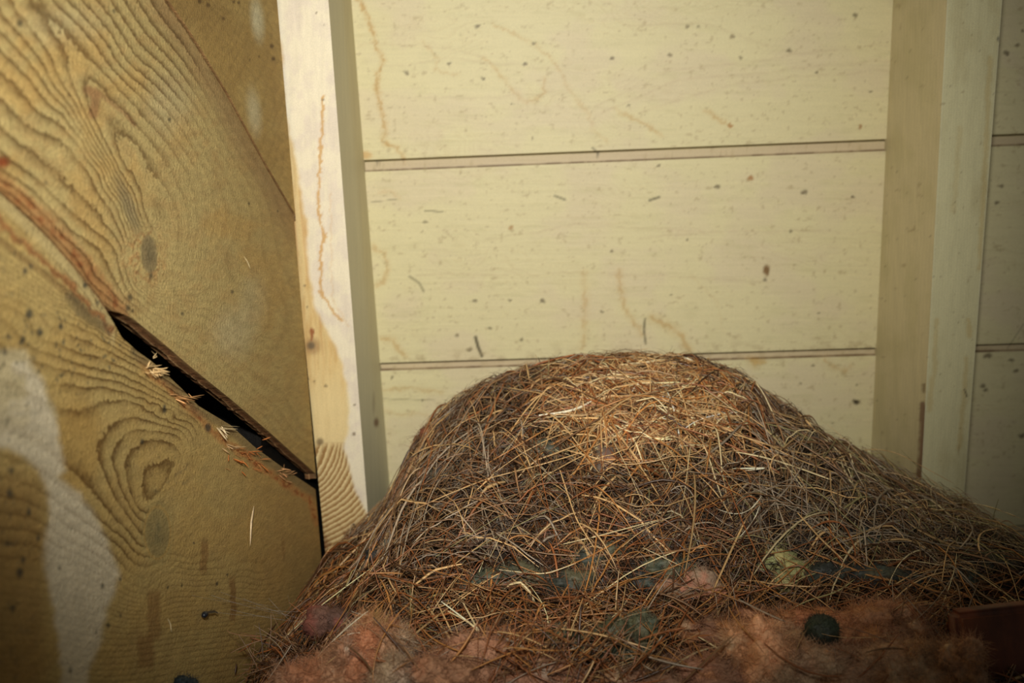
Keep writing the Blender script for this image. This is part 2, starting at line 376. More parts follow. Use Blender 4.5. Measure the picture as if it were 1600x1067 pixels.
rafter('rafter', ((424, 0), (510, 880)), ((513, 0), (573, 780)), ((450, 0), (536, 880)), ((550, 0), (607, 720)), col_left,
       'painted rafter left of the nest, its paint worn to bare striped pine')
rafter('rafter', ((1480, 0), (1440, 740)), ((1566, 0), (1509, 740)), ((1393, 0), (1358, 720)), ((1490, 0), (1440, 740)), col_right,
       'evenly cream painted rafter right of the nest, with small dark specks')

# ================================================================== LEFT WALL (bare planks)
A_TOP = [(-60, 255), (0, 303), (45, 343), (80, 378), (115, 418), (150, 462), (165, 484), (175, 500), (190, 527), (215, 549), (235, 563), (255, 580), (285, 608), (310, 634), (360, 664), (400, 700), (440, 729), (495, 766), (515, 780)]
B_BOT = [(-60, 253), (0, 301.5), (45, 341.5), (80, 376.5), (115, 416.5), (150, 460.5), (163, 479), (172, 486), (190, 491), (205, 499), (240, 527), (300, 578), (360, 626), (420, 677), (495, 744), (515, 762)]
B_TOP = [(200, -95), (255, 0), (290, 50), (320, 98), (350, 147), (380, 202), (412, 260), (450, 325), (470, 358)]
def curve(pl):
    P = on_wall(np.array([p[0] for p in pl]), np.array([p[1] for p in pl])); y, z = P[:, 1], P[:, 2]
    def f(yy):
        r = np.interp(yy, y, z); s0 = (z[1] - z[0]) / (y[1] - y[0]); s1 = (z[-1] - z[-2]) / (y[-1] - y[-2])
        r = np.where(yy < y[0], z[0] + s0 * (yy - y[0]), r); return np.where(yy > y[-1], z[-1] + s1 * (yy - y[-1]), r)
    return f
zA, zB, zC = curve(A_TOP), curve(B_BOT), curve(B_TOP)
def L(v, pts): return [(x, y, v) for x, y in pts]
ringA = tps(L(10, [(0, 566), (40, 580), (57, 587), (78, 597), (95, 600), (108, 597), (125, 602), (135, 605), (150, 603), (165, 604), (185, 610), (210, 620), (230, 632), (250, 643), (270, 653), (288, 662)])
 + L(11, [(20, 550), (70, 567), (90, 574), (105, 577), (128, 583), (160, 592), (188, 596), (221, 609), (262, 630), (292, 646)])
 + L(12, [(37, 530), (65, 547), (90, 555), (112, 564), (139, 572), (169, 579), (202, 591), (234, 607), (272, 628)])
 + L(13, [(62, 525), (97, 538), (120, 549), (150, 555), (180, 568), (206, 579), (244, 602), (280, 625)])
 + L(14, [(82, 511), (105, 521), (131, 531), (156, 542), (187, 557), (216, 572)])
 + L(15, [(9, 450), (37, 461), (66, 478), (84, 491), (105, 502), (131, 516), (159, 531), (187, 546)]) + L(17, [(0, 425), (112, 480), (131, 495), (156, 510), (178, 525)])
 + L(19, [(0, 405), (37, 429), (64, 448), (94, 469), (115, 482)]) + L(21, [(0, 382), (32, 405), (66, 429), (97, 455), (139, 490)])
 + L(23, [(0, 347), (19, 366), (56, 397), (94, 431), (131, 469), (159, 497)]) + L(25, [(0, 303), (45, 343), (80, 378), (115, 418), (150, 462), (175, 500)])
 + L(9, [(0, 588), (30, 602), (56, 615), (79, 626), (99, 636), (120, 640), (131, 637), (142, 630), (156, 626), (178, 625), (202, 624), (225, 630), (244, 637), (266, 645), (290, 662)])
 + L(8, [(219, 834), (206, 816), (194, 799), (181, 780), (173, 769), (166, 750), (158, 731), (152, 712), (151, 694), (160, 682), (166, 671), (179, 658), (197, 653), (222, 653), (239, 658), (259, 664), (278, 669), (290, 680)])
 + L(7, [(216, 810), (205, 795), (194, 776), (186, 759), (181, 744), (175, 727), (174, 709), (179, 697), (188, 686), (196, 675), (212, 670), (235, 673), (259, 675), (280, 682)])
 + L(6, [(214, 795), (207, 780), (199, 759), (196, 741), (195, 722), (199, 707), (212, 697), (222, 690), (235, 685), (250, 687), (268, 692)])
 + L(5, [(224, 780), (223, 761), (221, 746), (224, 733), (233, 726), (250, 723), (265, 718), (275, 725)]) + L(4.3, [(250, 750)])
 + L(8.3, [(125, 700), (115, 670)]) + L(8.6, [(70, 670), (20, 640)])
 + L(9, [(88, 721), (112, 737), (131, 756), (148, 774), (165, 797), (180, 814), (199, 831), (212, 850)]) + L(10, [(60, 735), (110, 775), (139, 799), (159, 817), (178, 832), (197, 847), (212, 865)])
 + L(11, [(109, 801), (131, 816), (156, 832), (180, 850), (205, 878)]) + L(12, [(94, 816), (122, 832), (150, 849), (180, 872), (210, 900)]) + L(13, [(70, 822), (101, 844), (135, 860), (165, 880), (200, 910)])
 + L(14.2, [(60, 840), (100, 862), (130, 874), (160, 892), (195, 922)]) + L(14, [(240, 928), (300, 908), (380, 900)]) + L(12.5, [(271, 889), (354, 894), (406, 891), (425, 882), (440, 865), (444, 842), (436, 810)])
 + L(13.6, [(410, 902), (436, 893), (459, 876), (464, 850), (458, 815)]) + L(15.0, [(256, 921), (290, 916), (342, 912), (400, 915)]) + L(16, [(256, 931), (290, 925), (342, 923), (420, 922), (480, 905)])
 + L(26, [(0, 1000), (97, 1007), (151, 1019), (233, 1013), (300, 1001), (400, 985), (480, 960)]) + L(21, [(0, 940), (90, 952), (160, 965), (233, 972), (300, 962), (400, 950)])
 + L(17, [(0, 890), (60, 895)]) + L(33, [(0, 1070), (150, 1085), (300, 1068), (450, 1040)]) + L(11, [(330, 800), (340, 740), (320, 690)]) + L(11.5, [(390, 760), (380, 830), (420, 780)]) + L(12.6, [(450, 770), (480, 820)]) + L(9, [(290, 760), (290, 830)]) + L(9.8, [(292, 870)]), 1.2)
ringB = tps(L(0, [(0, 303), (45, 343), (80, 378), (115, 418), (150, 462), (190, 490), (300, 578), (400, 662), (495, 744)]) + L(2, [(0, 280), (60, 325), (100, 368), (150, 430), (190, 470)])
 + L(4, [(209, 466), (235, 486), (261, 503), (291, 512), (317, 531), (400, 610), (480, 690)]) + L(5, [(19, 212), (47, 231), (75, 255), (105, 285), (131, 309), (165, 350), (193, 395), (200, 430), (222, 460), (262, 480), (320, 505), (400, 580), (470, 660)])
 + L(13, [(139, 165), (150, 187), (163, 214), (174, 238), (186, 264), (202, 289), (215, 320), (225, 350)]) + L(13, [(133, 133), (157, 137), (169, 156), (193, 174), (206, 193), (240, 231), (259, 259), (276, 292), (290, 330)])
 + L(14, [(185, 220), (215, 270)]) + L(11, [(20, 0), (45, 37), (75, 77), (93, 120), (118, 160), (145, 215), (170, 255), (192, 295), (205, 330)]) + L(12, [(60, 0), (88, 34), (112, 64), (131, 88), (159, 114), (187, 144), (220, 180), (260, 225), (290, 270)])
 + L(11, [(80, 0), (97, 19), (120, 41), (150, 75), (185, 120), (220, 155), (270, 215), (310, 280)]) + L(8, [(0, 75), (50, 125), (100, 180), (130, 220), (160, 265), (190, 320), (200, 350)]) + L(3, [(255, 0), (290, 50), (340, 135), (380, 205), (450, 325)])
 + L(7, [(170, 0), (250, 100), (330, 215), (390, 330)]) + L(9, [(125, 0), (200, 100), (290, 190), (340, 290), (330, 400)]) + L(12.5, [(235, 395), (240, 440)]) + L(6.5, [(0, 130), (60, 190)]) + L(8, [(300, 470), (370, 500)]) + L(5, [(440, 420), (460, 560)]), 1.2)
def colA(px, py):
    n = fbm(px / 60, py / 60, 61); m2 = fbm(px / 14, py / 14, 62)
    col = np.ones(px.shape + (3,)) * C(190, 164, 104)
    col = mixc(col, C(190, 156, 92), sm(n, .4, .7) * .5); col = mixc(col, C(176, 148, 96), sm(m2, .45, .75) * .35)
    col = mixc(col, C(176, 138, 82), sm(px, 300, 480) * .5)
    col = mixc(col, C(186, 150, 84), (1 - sm(np.hypot((px - 120) / 45, (py - 700) / 75), .6, 1.2)) * .7)
    pale = soft_poly(px + (m2 - .5) * 10, py, [(-80, 545), (40, 548), (68, 600), (88, 650), (94, 705), (104, 735), (90, 745), (125, 772), (150, 808), (170, 850), (186, 900), (180, 925), (165, 955), (158, 1000), (142, 1040), (125, 1110), (98, 1110), (93, 1000), (80, 930), (68, 890), (66, 870), (75, 820), (77, 775), (60, 735), (40, 715), (10, 700), (-80, 690)], 7)
    col = mixc(col, C(224, 212, 184), pale * .85)
    col = mixc(col, C(190, 170, 110), pale * sm(n, .45, .6) * (1 - sm(py, 600, 720)) * .5)
    # rust-coloured bark streak and pale rim along the upper edge
    w1 = (fbm(px / 12, py / 12, 63) - .5) * 16; w2 = (fbm(px / 12 + 9, py / 12, 64) - .5) * 16
    d = poly_dist(px + w1, py + w2, [(-30, 318), (0, 347), (19, 366), (56, 397), (94, 431), (131, 469), (159, 497), (172, 515)])
    rim = (1 - sm(poly_dist(px, py, A_TOP[:9]), 8, 26)) * (px < 180); col = mixc(col, C(196, 176, 124), rim * .8)
    col = mixc(col, C(158, 104, 62), (1 - sm(d, 2, 8)) * .85)
    d2 = poly_dist(px, py, [(0, 375), (30, 400), (66, 425), (97, 450), (139, 490)]); col = mixc(col, C(120, 88, 52), (1 - sm(d2, 2, 7)) * .6)
    dd = poly_dist(px, py + w2 * .5, [(110, 465), (130, 490), (160, 512)]); col = mixc(col, C(110, 96, 70), (1 - sm(dd, 3, 14)) * .6)
    # torn orange wood beside the gap
    do = poly_dist(px + w1 * .7, py + w2 * .7, [(200, 547), (232, 580), (262, 603), (300, 640), (330, 672), (350, 690), (385, 712), (440, 752), (485, 782), (495, 815)])
    col = mixc(col, C(192, 138, 82), (1 - sm(do, 3, 10)) * .75 * sm(px, 205, 240)); col = mixc(col, C(164, 100, 54), (1 - sm(do, 1, 6)) * sm(vnoise(px / 4, py / 4, 65), .45, .75) * .9 * sm(px, 225, 260))
    de = poly_dist(px, py, A_TOP[9:]); col = mixc(col, C(120, 104, 74), (1 - sm(de, 8, 17)) * .6 * (px > 190))
    # knot
    k = np.hypot((px - 246) / 20, (py - 832) / 40); col = mixc(col, C(150, 140, 92), (1 - sm(k, 1.0, 1.5)) * .4); col = mixc(col, C(152, 134, 88), (1 - sm(k, .85, .98)) * .85); col = mixc(col, C(112, 108, 78), (1 - sm(k, .1, .8)) * sm(fbm(px / 6, py / 16, 66), .3, .7) * .6)
    kr = np.abs(k - 1.02); col = mixc(col, C(196, 156, 88), (1 - sm(kr, .02, .08)) * .6)
    # brown run marks
    for x, y0, y1, r, a in [(320, 842, 893, 7, .6), (365, 900, 968, 5.5, .65), (241, 920, 998, 12, .55), (228, 990, 1042, 15, .6), (443, 838, 870, 3, .35)]:
        cx = x + (vnoise(py / 14, py * 0, 67) - .5) * 6; m = (1 - sm(np.abs(px - cx), r * .55, r * 1.1)) * sm(py, y0 - 6, y0 + 12) * (1 - sm(py, y1 - 5, y1 + 8)); col = mixc(col, C(140, 100, 58), m * a)
    col = mixc(col, C(150, 112, 60), (1 - sm(px, 50, 90)) * sm(py, 700, 780) * .55)
    # grey mould specks
    sp = vnoise(px / 5.5, py / 6.5, 68) * .6 + vnoise(px / 2.6, py / 2.6, 69) * .4
    reg = (1 - sm(np.hypot((px - 110) / 130, (py - 540) / 90), .5, 1.0)) + .5 * (1 - sm(px, 20, 75)) + .35 * (1 - sm(np.hypot((px - 250) / 60, (py - 740) / 60), .6, 1)) + .12
    col = mixc(col, C(88, 84, 68), sm(sp, .70, .82) * np.clip(reg, 0, 1) * .85)
    for x, y, r in [(39, 424, 5), (48, 416, 4), (62, 519, 6), (46, 490, 7), (36, 530, 5), (133, 445, 5), (152, 473, 3.5), (95, 510, 5), (12, 525, 4), (257, 635, 3), (257, 641, 4), (169, 977, 4), (188, 962, 2.5), (262, 917, 2), (284, 914, 2), (188, 905, 2.5), (160, 916, 3), (93, 886, 3), (20, 950, 5), (110, 1048, 4), (150, 987, 2.5), (31, 895, 7), (36, 875, 5), (339, 912, 2.5), (355, 898, 2), (325, 668, 6), (303, 848, 2), (60, 840, 4), (45, 800, 5), (15, 770, 6), (18, 735, 5), (222, 690, 4), (12, 850, 4)]:
        col = mixc(col, C(62, 62, 56), (1 - sm(np.hypot(px - x, (py - y) * .7), r * .45, r * 1.1)) * .85)
    ring = ringA(px, py); amp = .9 * (1 - sm(px, 285, 330) * (1 - sm(py, 800, 900)) * .75) * (1 - pale * .55) * (1 - (1 - sm(k, 1.0, 1.25)) * 1.0)
    inner = sm(px + (py - 690) * .10, 262, 290) * sm(py, 650, 700) * (1 - sm(py, 850, 900)); inner2 = (1 - sm(np.hypot((px - 275) / 45, (py - 790) / 60), .5, 1.0)); amp = amp * (1 - inner * .85) * (1 - inner2 * .7)
    amp = amp * (1 - sm(py, 850, 900) * .62) * (1 - .45 * (1 - sm(px, 60, 150))) * (1 - sm(px, 330, 480) * .5)
    amp = amp * (.55 + .45 * sm(py, 480, 560)) * (1 - .6 * sm(fbm(px / 40, py / 40, 70), .5, .75))
    return col, ring, np.clip(amp, 0, 1)
def colB(px, py):
    n = fbm(px / 70, py / 70, 71); m2 = fbm(px / 16, py / 16, 72); w1 = (fbm(px / 10, py / 10, 73) - .5) * 14; w2 = (fbm(px / 10 + 5, py / 10, 74) - .5) * 14
    col = np.ones(px.shape + (3,)) * C(190, 168, 112)
    col = mixc(col, C(182, 146, 92), sm(m2, .4, .75) * .4); col = mixc(col, C(196, 158, 92), sm(n, .45, .7) * .5)
    col = mixc(col, C(176, 148, 92), sm(px, 280, 470) * .45)
    for x, y, rx, ry, a in [(365, 520, 45, 55, .45), (395, 470, 30, 60, .3), (100, 40, 90, 40, .25), (265, 160, 50, 70, .3)]:
        col = mixc(col, C(200, 190, 152), (1 - sm(np.hypot((px - x) / rx, (py - y) / ry), .2, 1.1)) * a)
    d = poly_dist(px + w1, py + w2, [(-30, 262), (0, 290), (45, 325), (90, 365), (125, 410), (160, 455), (185, 482)])
    col = mixc(col, C(174, 122, 74), (1 - sm(d, 6, 24)) * .75); col = mixc(col, C(150, 88, 48), (1 - sm(d, 2, 12)) * sm(vnoise(px / 9, py / 9, 75), .4, .8) * .8)
    col = mixc(col, C(140, 60, 28), (1 - sm(np.hypot((px - 4) / 16, (py - 253) / 12), .4, 1.1)) * .9)
    col = mixc(col, C(146, 78, 40), (1 - sm(np.hypot((px - 190) / 16, (py - 497) / 9), .4, 1.1)) * .8)
    # knot with a torn orange halo
    k = np.hypot((px - 233 - (py - 397) * .06) / 14, (py - 397) / 33)
    h = np.hypot((px - 225) / 46, (py - 400) / 62); col = mixc(col, C(178, 128, 76), (1 - sm(h, .35, 1.0)) * sm(vnoise(px / 4, py / 4, 76) * .5 + n * .5, .3, .6) * .7)
    col = mixc(col, C(120, 74, 44), (1 - sm(h, .45, .95)) * sm(vnoise(px / 3, py / 3, 77), .68, .85) * .7)
    col = mixc(col, C(224, 190, 130), (1 - sm(h, .45, 1.1)) * sm(vnoise(px / 2.6, py / 2.6, 78), .8, .92) * .6)
    col = mixc(col, C(140, 124, 88), (1 - sm(k, .8, 1.0)) * .9); col = mixc(col, C(108, 98, 72), (1 - sm(k, .1, .9)) * sm(m2, .3, .6) * .6)
    g = np.hypot((px - 200 - (py - 320) * .35) / 14, (py - 320) / 60); col = mixc(col, C(122, 112, 88), (1 - sm(g, .3, 1.1)) * .55)
    col = mixc(col, C(150, 108, 72), (1 - sm(poly_dist(px, py, [(137, 140), (150, 150), (146, 178)]), 4, 11)) * .75); col = mixc(col, C(158, 118, 78), (1 - sm(poly_dist(px, py, [(150, 140), (170, 158), (196, 178), (210, 195)]), 1.5, 5)) * .6)
    # browner and darker towards the upper seam
    ds = poly_dist(px, py, B_TOP); col = mixc(col, C(150, 118, 80), (1 - sm(ds, 5, 42)) * .6)
    for x, y, r in [(203, 465, 5), (200, 481, 5), (207, 486, 3), (265, 187, 3.5), (178, 17, 3), (363, 456, 3), (285, 490, 3), (107, 148, 2), (91, 187, 2.5), (31, 36, 6), (72, 285, 3), (389, 318, 2), (236, 431, 4), (173, 74, 2), (430, 215, 3), (440, 210, 3), (434, 330, 2)]:
        col = mixc(col, C(78, 70, 52), (1 - sm(np.hypot(px - x, (py - y) * .8), r * .45, r * 1.15)) * .8)
    ring = ringB(px, py); amp = .8 * (1 - sm(px + (py - 200) * .3, 230, 340) * .8) * (1 - (1 - sm(h, .5, .9)) * .85)
    amp = amp * (1 - .4 * sm(fbm(px / 40, py / 40, 79), .5, .75))
    return col, ring, np.clip(amp, 0, 1)
def colC(px, py):
    n = fbm(px / 50, py / 80, 81); col = np.ones(px.shape + (3,)) * C(172, 142, 84)
    col = mixc(col, C(186, 160, 100), sm(n, .4, .7) * .5); col = mixc(col, C(140, 112, 66), (1 - sm(py, 10, 90)) * sm(340 - px, -60, 30) * .5)
    for x, y, rx, ry, a in [(402, 30, 13, 42, .8), (397, 175, 14, 45, .55)]:
        col = mixc(col, C(220, 212, 176), (1 - sm(np.hypot((px - x - (py - y) * .1) / rx, (py - y) / ry), .2, 1.2)) * a)
    ds = poly_dist(px, py, B_TOP); col = mixc(col, C(206, 150, 80), (1 - sm(ds, 1.5, 5)) * .7)
    for x, y, r in [(365, 3, 3), (373, 4, 3), (312, 2, 4), (349, 29, 3.5), (405, 88, 2), (390, 94, 2), (425, 72, 4), (427, 92, 4), (325, 8, 4)]:
        col = mixc(col, C(88, 62, 34), (1 - sm(np.hypot(px - x, py - y), r * .45, r * 1.15)) * .8)
    return col, px / 16 + py / 40 + fbm(px / 60, py / 60, 82) * 4, np.full(px.shape, .16)
def plank(name, zlo, zhi, colf, parent, edge_lo, y1f, off=0.0, label=None, dz=.0013):
    # columns run from the near end to just short of the rafter's face
    t = np.concatenate([np.linspace(0, .12, 12)[:-1], np.linspace(.12, 1, 440)])
    # v from low edge to high edge; the far end follows the rafter line
    y0 = .34
    zmid = np.array([zlo(np.array([.6]))[0], zhi(np.array([.6]))[0]]); nv = int((zmid[1] - zmid[0]) / dz)
    v = np.linspace(0, 1, max(nv, 60))
    Y = np.zeros((len(t), len(v))); Z = np.zeros_like(Y)
    ycol = y0 + (1.03 - y0) * t
    lo = zlo(ycol)[:, None]; hi = zhi(ycol)[:, None]; Z = lo * (1 - v) + hi * v; Y = np.ones_like(Z) * ycol[:, None]
    # stop 4 mm before the rafter face plane
    lim = YF - SL * Z - .0045
    Yc = np.minimum(Y, lim)
    if True:
        s = np.where(Y > lim, 1, 0)
        # slide overshooting points along the plank edge direction so edges stay straight
        lo2 = zlo(Yc) ; hi2 = zhi(Yc); Z = lo2 * (1 - v) + hi2 * v; Yc = np.minimum(Yc, YF - SL * Z - .0045)
    X = wallx(Yc, Z) + off
    P = np.stack([X, Yc, Z], -1)
    px, py = to_px(P); col, ring, amp = colf(px, py)
    mb = MB(); mb.grid(P, False, col=col, ring=ring, amp=amp)
    th = .0105
    # lower edge, with a paler tongue line along its middle
    jag = (vnoise(ycol * 260, ycol * 0, 5) - .5) * .0016 + (vnoise(ycol * 60, ycol * 0, 6) - .5) * .002
    lows = P[:, 0]; rows = [lows]; cc = []
    for k, (dx, dzz) in enumerate([(.003, 0), (.0060, -.0002), (.0066, -.0008), (.0072, -.0002), (.0100, .0002), (th, .0006)]):
        q = lows.copy(); q[:, 0] -= dx; q[:, 2] += dzz + (jag if k >= 3 else jag * .4); rows.append(q)
    S = np.stack(rows, 1); e = C(*edge_lo); ec = np.ones(S.shape) * e; ec = ec * (.7 + .6 * vnoise(ycol * 300, ycol * 0, 8))[:, None, None]; ec[:, 3] = C(186, 150, 104); ec[:, 0] = C(160, 128, 84)
    mb.grid(S, True, col=ec, ring=0., amp=0.)
    ups = P[:, -1]; q = ups.copy(); q[:, 0] -= th; mb.grid(np.stack([ups, q], 1), False, col=C(120, 90, 55), ring=0., amp=0.)
    bk = P[::8, ::8].copy(); bk = np.concatenate([bk, P[-1:, ::8]]) ; bk[..., 0] -= th; mb.grid(bk, True, col=C(110, 85, 55), ring=0., amp=0.)
    for k, fl in ((0, True), (-1, False)):
        a = P[k]; b = a.copy(); b[:, 0] -= th; mb.grid(np.stack([a, b], 0), fl, col=C(90, 70, 45), ring=0., amp=0.)
    o = mb.build(name, M_PLANK, parent, smooth=True)
    if label: o['label'] = label
    return o
WL = empty('wall_left'); tag(WL, 'wall of wide bare pine planks sloping down towards the nest', 'wall', kind='structure')
plank('plank', lambda y: np.full(np.shape(y), -.34), zA, colA, WL, (110, 85, 55), None, 0.0, 'lowest plank with ringed knot and pale patch')
plank('plank', zB, lambda y: zC(y) - .0006, colB, WL, (128, 90, 58), None, .0016, 'middle plank with an oval grey knot')
plank('plank', lambda y: zC(y) + .0006, lambda y: np.maximum(np.full(np.shape(y), .44), zC(y) + .03), colC, WL, (120, 80, 45), None, .0030, 'uppermost corner plank')
mb = MB()
box_grids(mb, [(wallx(y, z) - d, y, z) for (y, z, d) in [(.34, -.34, .10), (.34, .46, .10), (.34, -.34, .055), (.34, .46, .055), (.99, -.34, .10), (.99, .46, .10), (.99, -.34, .055), (.99, .46, .055)]], 2, col=C(45, 35, 25), ring=0., amp=0.)  # dark sheet added behind the planks so the gap between them reads as shade
box_grids(mb, [(wallx(y, z) - d, y, z) for (y, z, d) in [(.80, -.34, .06), (.80, .46, .06), (.80, -.34, .012), (.80, .46, .012), (.99, -.34, .06), (.99, .46, .06), (.99, -.34, .012), (.99, .46, .012)]], 2, col=C(14, 11, 8), ring=0., amp=0.)  # near-black strip added by the rafter, the gap's shade put into its colour
mb.build('gap_shade_backing', M_PLANK, WL, smooth=False)

# ================================================================== LEDGE
mb = MB(); box_grids(mb, [(-.30, .40, -.36), (-.30, .40, -.30), (.80, .40, -.36), (.80, .40, -.30), (-.30, 1.07, -.36), (-.30, 1.07, -.30), (.80, 1.07, -.36), (.80, 1.07, -.30)], 2, col=C(140, 110, 70), ring=0., amp=0.)
tag(mb.build('trim_1', M_PLANK, smooth=False), 'timber ledge carrying the nest and the insulation', 'ledge', kind='structure')

# ================================================================== NEST
CREST = [(380, 985), (440, 945), (500, 908), (530, 868), (560, 838), (600, 806), (628, 760), (645, 712), (668, 680), (700, 652), (740, 625), (790, 600), (850, 580), (920, 568), (1000, 562), (1080, 573), (1150, 600), (1200, 634), (1240, 662), (1290, 698), (1350, 732), (1400, 758), (1460, 780), (1510, 812), (1560, 850), (1620, 880), (1750, 895), (2100, 900)]
YC = .875
cx_ = np.array([(p[0] - 800) / F * YC for p in CREST]); cz_ = np.array([-(p[1] - 533.5) / F * YC for p in CREST])
def H(x, y):
    x = np.asarray(x, float); y = np.asarray(y, float)
    zc = np.interp(x, cx_, cz_)
    zf = np.where(y < .70, -.176 + (y - .70) * .46, -.176 - (y - .70) * .22)
    zf = zf - .085 * np.clip((-.09 - x) / .11, 0, 1) * np.clip((.88 - y) / .15, 0, 1)
    t = (YC - y) / .178
    prof = np.where(t > 0, 1 - np.clip(t, 0, 1) ** 1.75, 1 - np.clip(-t * 1.05, 0, 1) ** 2)
    prof = np.clip(prof, 0, 1); z = zf + np.maximum(zc - zf, -.02) * prof
    z = z + (fbm(x * 38, y * 38, 91) - .5) * .028 * (1 - .45 * sm(z, -.08, -.01)) + (fbm(x * 120, y * 120, 92) - .5) * .009
    return z
GX = np.arange(-.30, .72, .002); GY = np.arange(.44, 1.02, .002)
GZ = H(GX[:, None] * np.ones(len(GY)), np.ones((len(GX), 1)) * GY[None])
def Hs(x, y):
    fx = np.clip((x - GX[0]) / .002, 0, len(GX) - 1.001); fy = np.clip((y - GY[0]) / .002, 0, len(GY) - 1.001)
    i = fx.astype(int); j = fy.astype(int); a = fx - i; b = fy - j
    return (GZ[i, j] * (1 - a) + GZ[i + 1, j] * a) * (1 - b) + (GZ[i, j + 1] * (1 - a) + GZ[i + 1, j + 1] * a) * b
def hit(px, py, lift=0.0):
    """where a sight line through the photo's pixel first meets the nest surface"""
    px = np.atleast_1d(np.asarray(px, float)); py = np.atleast_1d(np.asarray(py, float)); u, v = ray(px, py)
    ys = np.arange(.46, 1.0, .001); Z = v[:, None] * ys; S = Hs(u[:, None] * ys, np.ones((len(px), 1)) * ys) + lift
    below = Z < S; k = np.where(below.any(1), below.argmax(1), np.abs(Z - S).argmin(1)); y = ys[k]
    return np.stack([u * y, y, v * y], -1)

def tubes(mb, PTS, R, col, flat=.45, sides=4, taper=.5, rng=None):
    """PTS (N,K,3), R (N,), col (N,3): strands with an oval section"""
    N, K = PTS.shape[:2]; T = np.gradient(PTS, axis=1); T /= np.linalg.norm(T, axis=2, keepdims=True) + 1e-9
    A = rng.normal(size=(N, 1, 3)); A[:, :, 1] *= .35; U = np.cross(T, A); U /= np.linalg.norm(U, axis=2, keepdims=True) + 1e-9; W = np.cross(T, U)
    s = np.linspace(0, 1, K); prof = 1 - taper * np.abs(2 * s - 1) ** 3; prof[-1] *= .45
    r = R[:, None] * prof[None]
    ang = np.arange(sides) / sides * 2 * math.pi
    V = PTS[:, :, None] + (U[:, :, None] * np.cos(ang)[None, None, :, None] + W[:, :, None] * (np.sin(ang) * flat)[None, None, :, None]) * r[:, :, None, None]
    idx = np.arange(N * K * sides).reshape(N, K, sides); nx = np.roll(idx, -1, 2)
    Q = np.stack([idx[:, :-1], nx[:, :-1], nx[:, 1:], idx[:, 1:]], -1).reshape(-1, 4)
    cc = np.repeat(col, K * sides, 0).reshape(N, K, sides, 3) * (.85 + .3 * rng.random((N, K, 1, 1)))
    mb.raw(V.reshape(-1, 3), Q, col=cc.reshape(-1, 3))

PAL = {'tan': C(206, 168, 116), 'blond': C(230, 208, 160), 'rust': C(148, 90, 50), 'dark': C(80, 54, 37), 'brown': C(138, 103, 71), 'grey': C(164, 146, 124), 'green': C(160, 150, 102), 'amber': C(182, 126, 70), 'pale': C(244, 234, 204)}
PK = list(PAL)
def mixpal(w, n, rng):
    w = np.array([w.get(k, 0) for k in PK], float); w /= w.sum(); i = rng.choice(len(PK), n, p=w); return np.array([PAL[k] for k in PK])[i]
def ylim(x, z):
    m = (x < -.105) | ((x > .38) & (x < .48)); return np.where(m, YF - SL * z - .004, .975)
def strand_paths(x, y, ang, length, K, rng, lift0, lift1, curl=.8, droop=0.0, arch=.003):
    N = len(x); P = np.zeros((N, K, 3)); cx, cy = x.copy(), y.copy(); a = ang.copy(); da = rng.normal(size=N) * curl / K
    step = length / (K - 1)
    for k in range(K):
        s = k / (K - 1); z = Hs(cx, cy) + lift0 * (1 - s) + lift1 * s + arch * math.sin(math.pi * s)
        P[:, k] = np.stack([cx, cy, z], 1)
        g = (Hs(cx + np.cos(a) * .003, cy + np.sin(a) * .003) - Hs(cx, cy)) / .003
        st = step / np.sqrt(1 + g * g); cx = cx + np.cos(a) * st; cy = cy + np.sin(a) * st; a = a + da + rng.normal(size=N) * curl * .09
        cy = np.minimum(cy, ylim(cx, Hs(cx, cy)))
        cx = np.maximum(cx, wallx(cy, -.1) + .006)
    # springiness: straws bridge hollows instead of tracing every bump
    B = P.copy(); t = np.linspace(0, 1, K)[None, :, None]
    ch = P[:, :1] * (1 - t) + P[:, -1:] * t; mid = P[:, K // 2:K // 2 + 1]
    q = P[:, :1] * (1 - t) ** 2 + 2 * (2 * mid - .5 * (P[:, :1] + P[:, -1:])) * t * (1 - t) + P[:, -1:] * t ** 2
    stiff = .25 + rng.random((N, 1, 1)) * .75
    return P * (1 - stiff) + q * stiff
def sample(n, rng, dens=None):
    X = []; Y = []; tot = 0
    while tot < n:
        x = rng.uniform(-.27, .56, n); y = rng.uniform(.575, .955, n)
        gx = (Hs(x + .004, y) - Hs(x - .004, y)) / .008; gy = (Hs(x, y + .004) - Hs(x, y - .004)) / .008
        w = np.sqrt(1 + gx ** 2 + gy ** 2) / 3.0
        # only slopes that face the open side carry visible straw
        ok = (rng.random(n) < w) & (x > wallx(y, -.2) + .008)
        if dens is not None: ok &= rng.random(n) < dens(x, y)
        X.append(x[ok]); Y.append(y[ok]); tot += ok.sum()
    return np.concatenate(X)[:n], np.concatenate(Y)[:n]

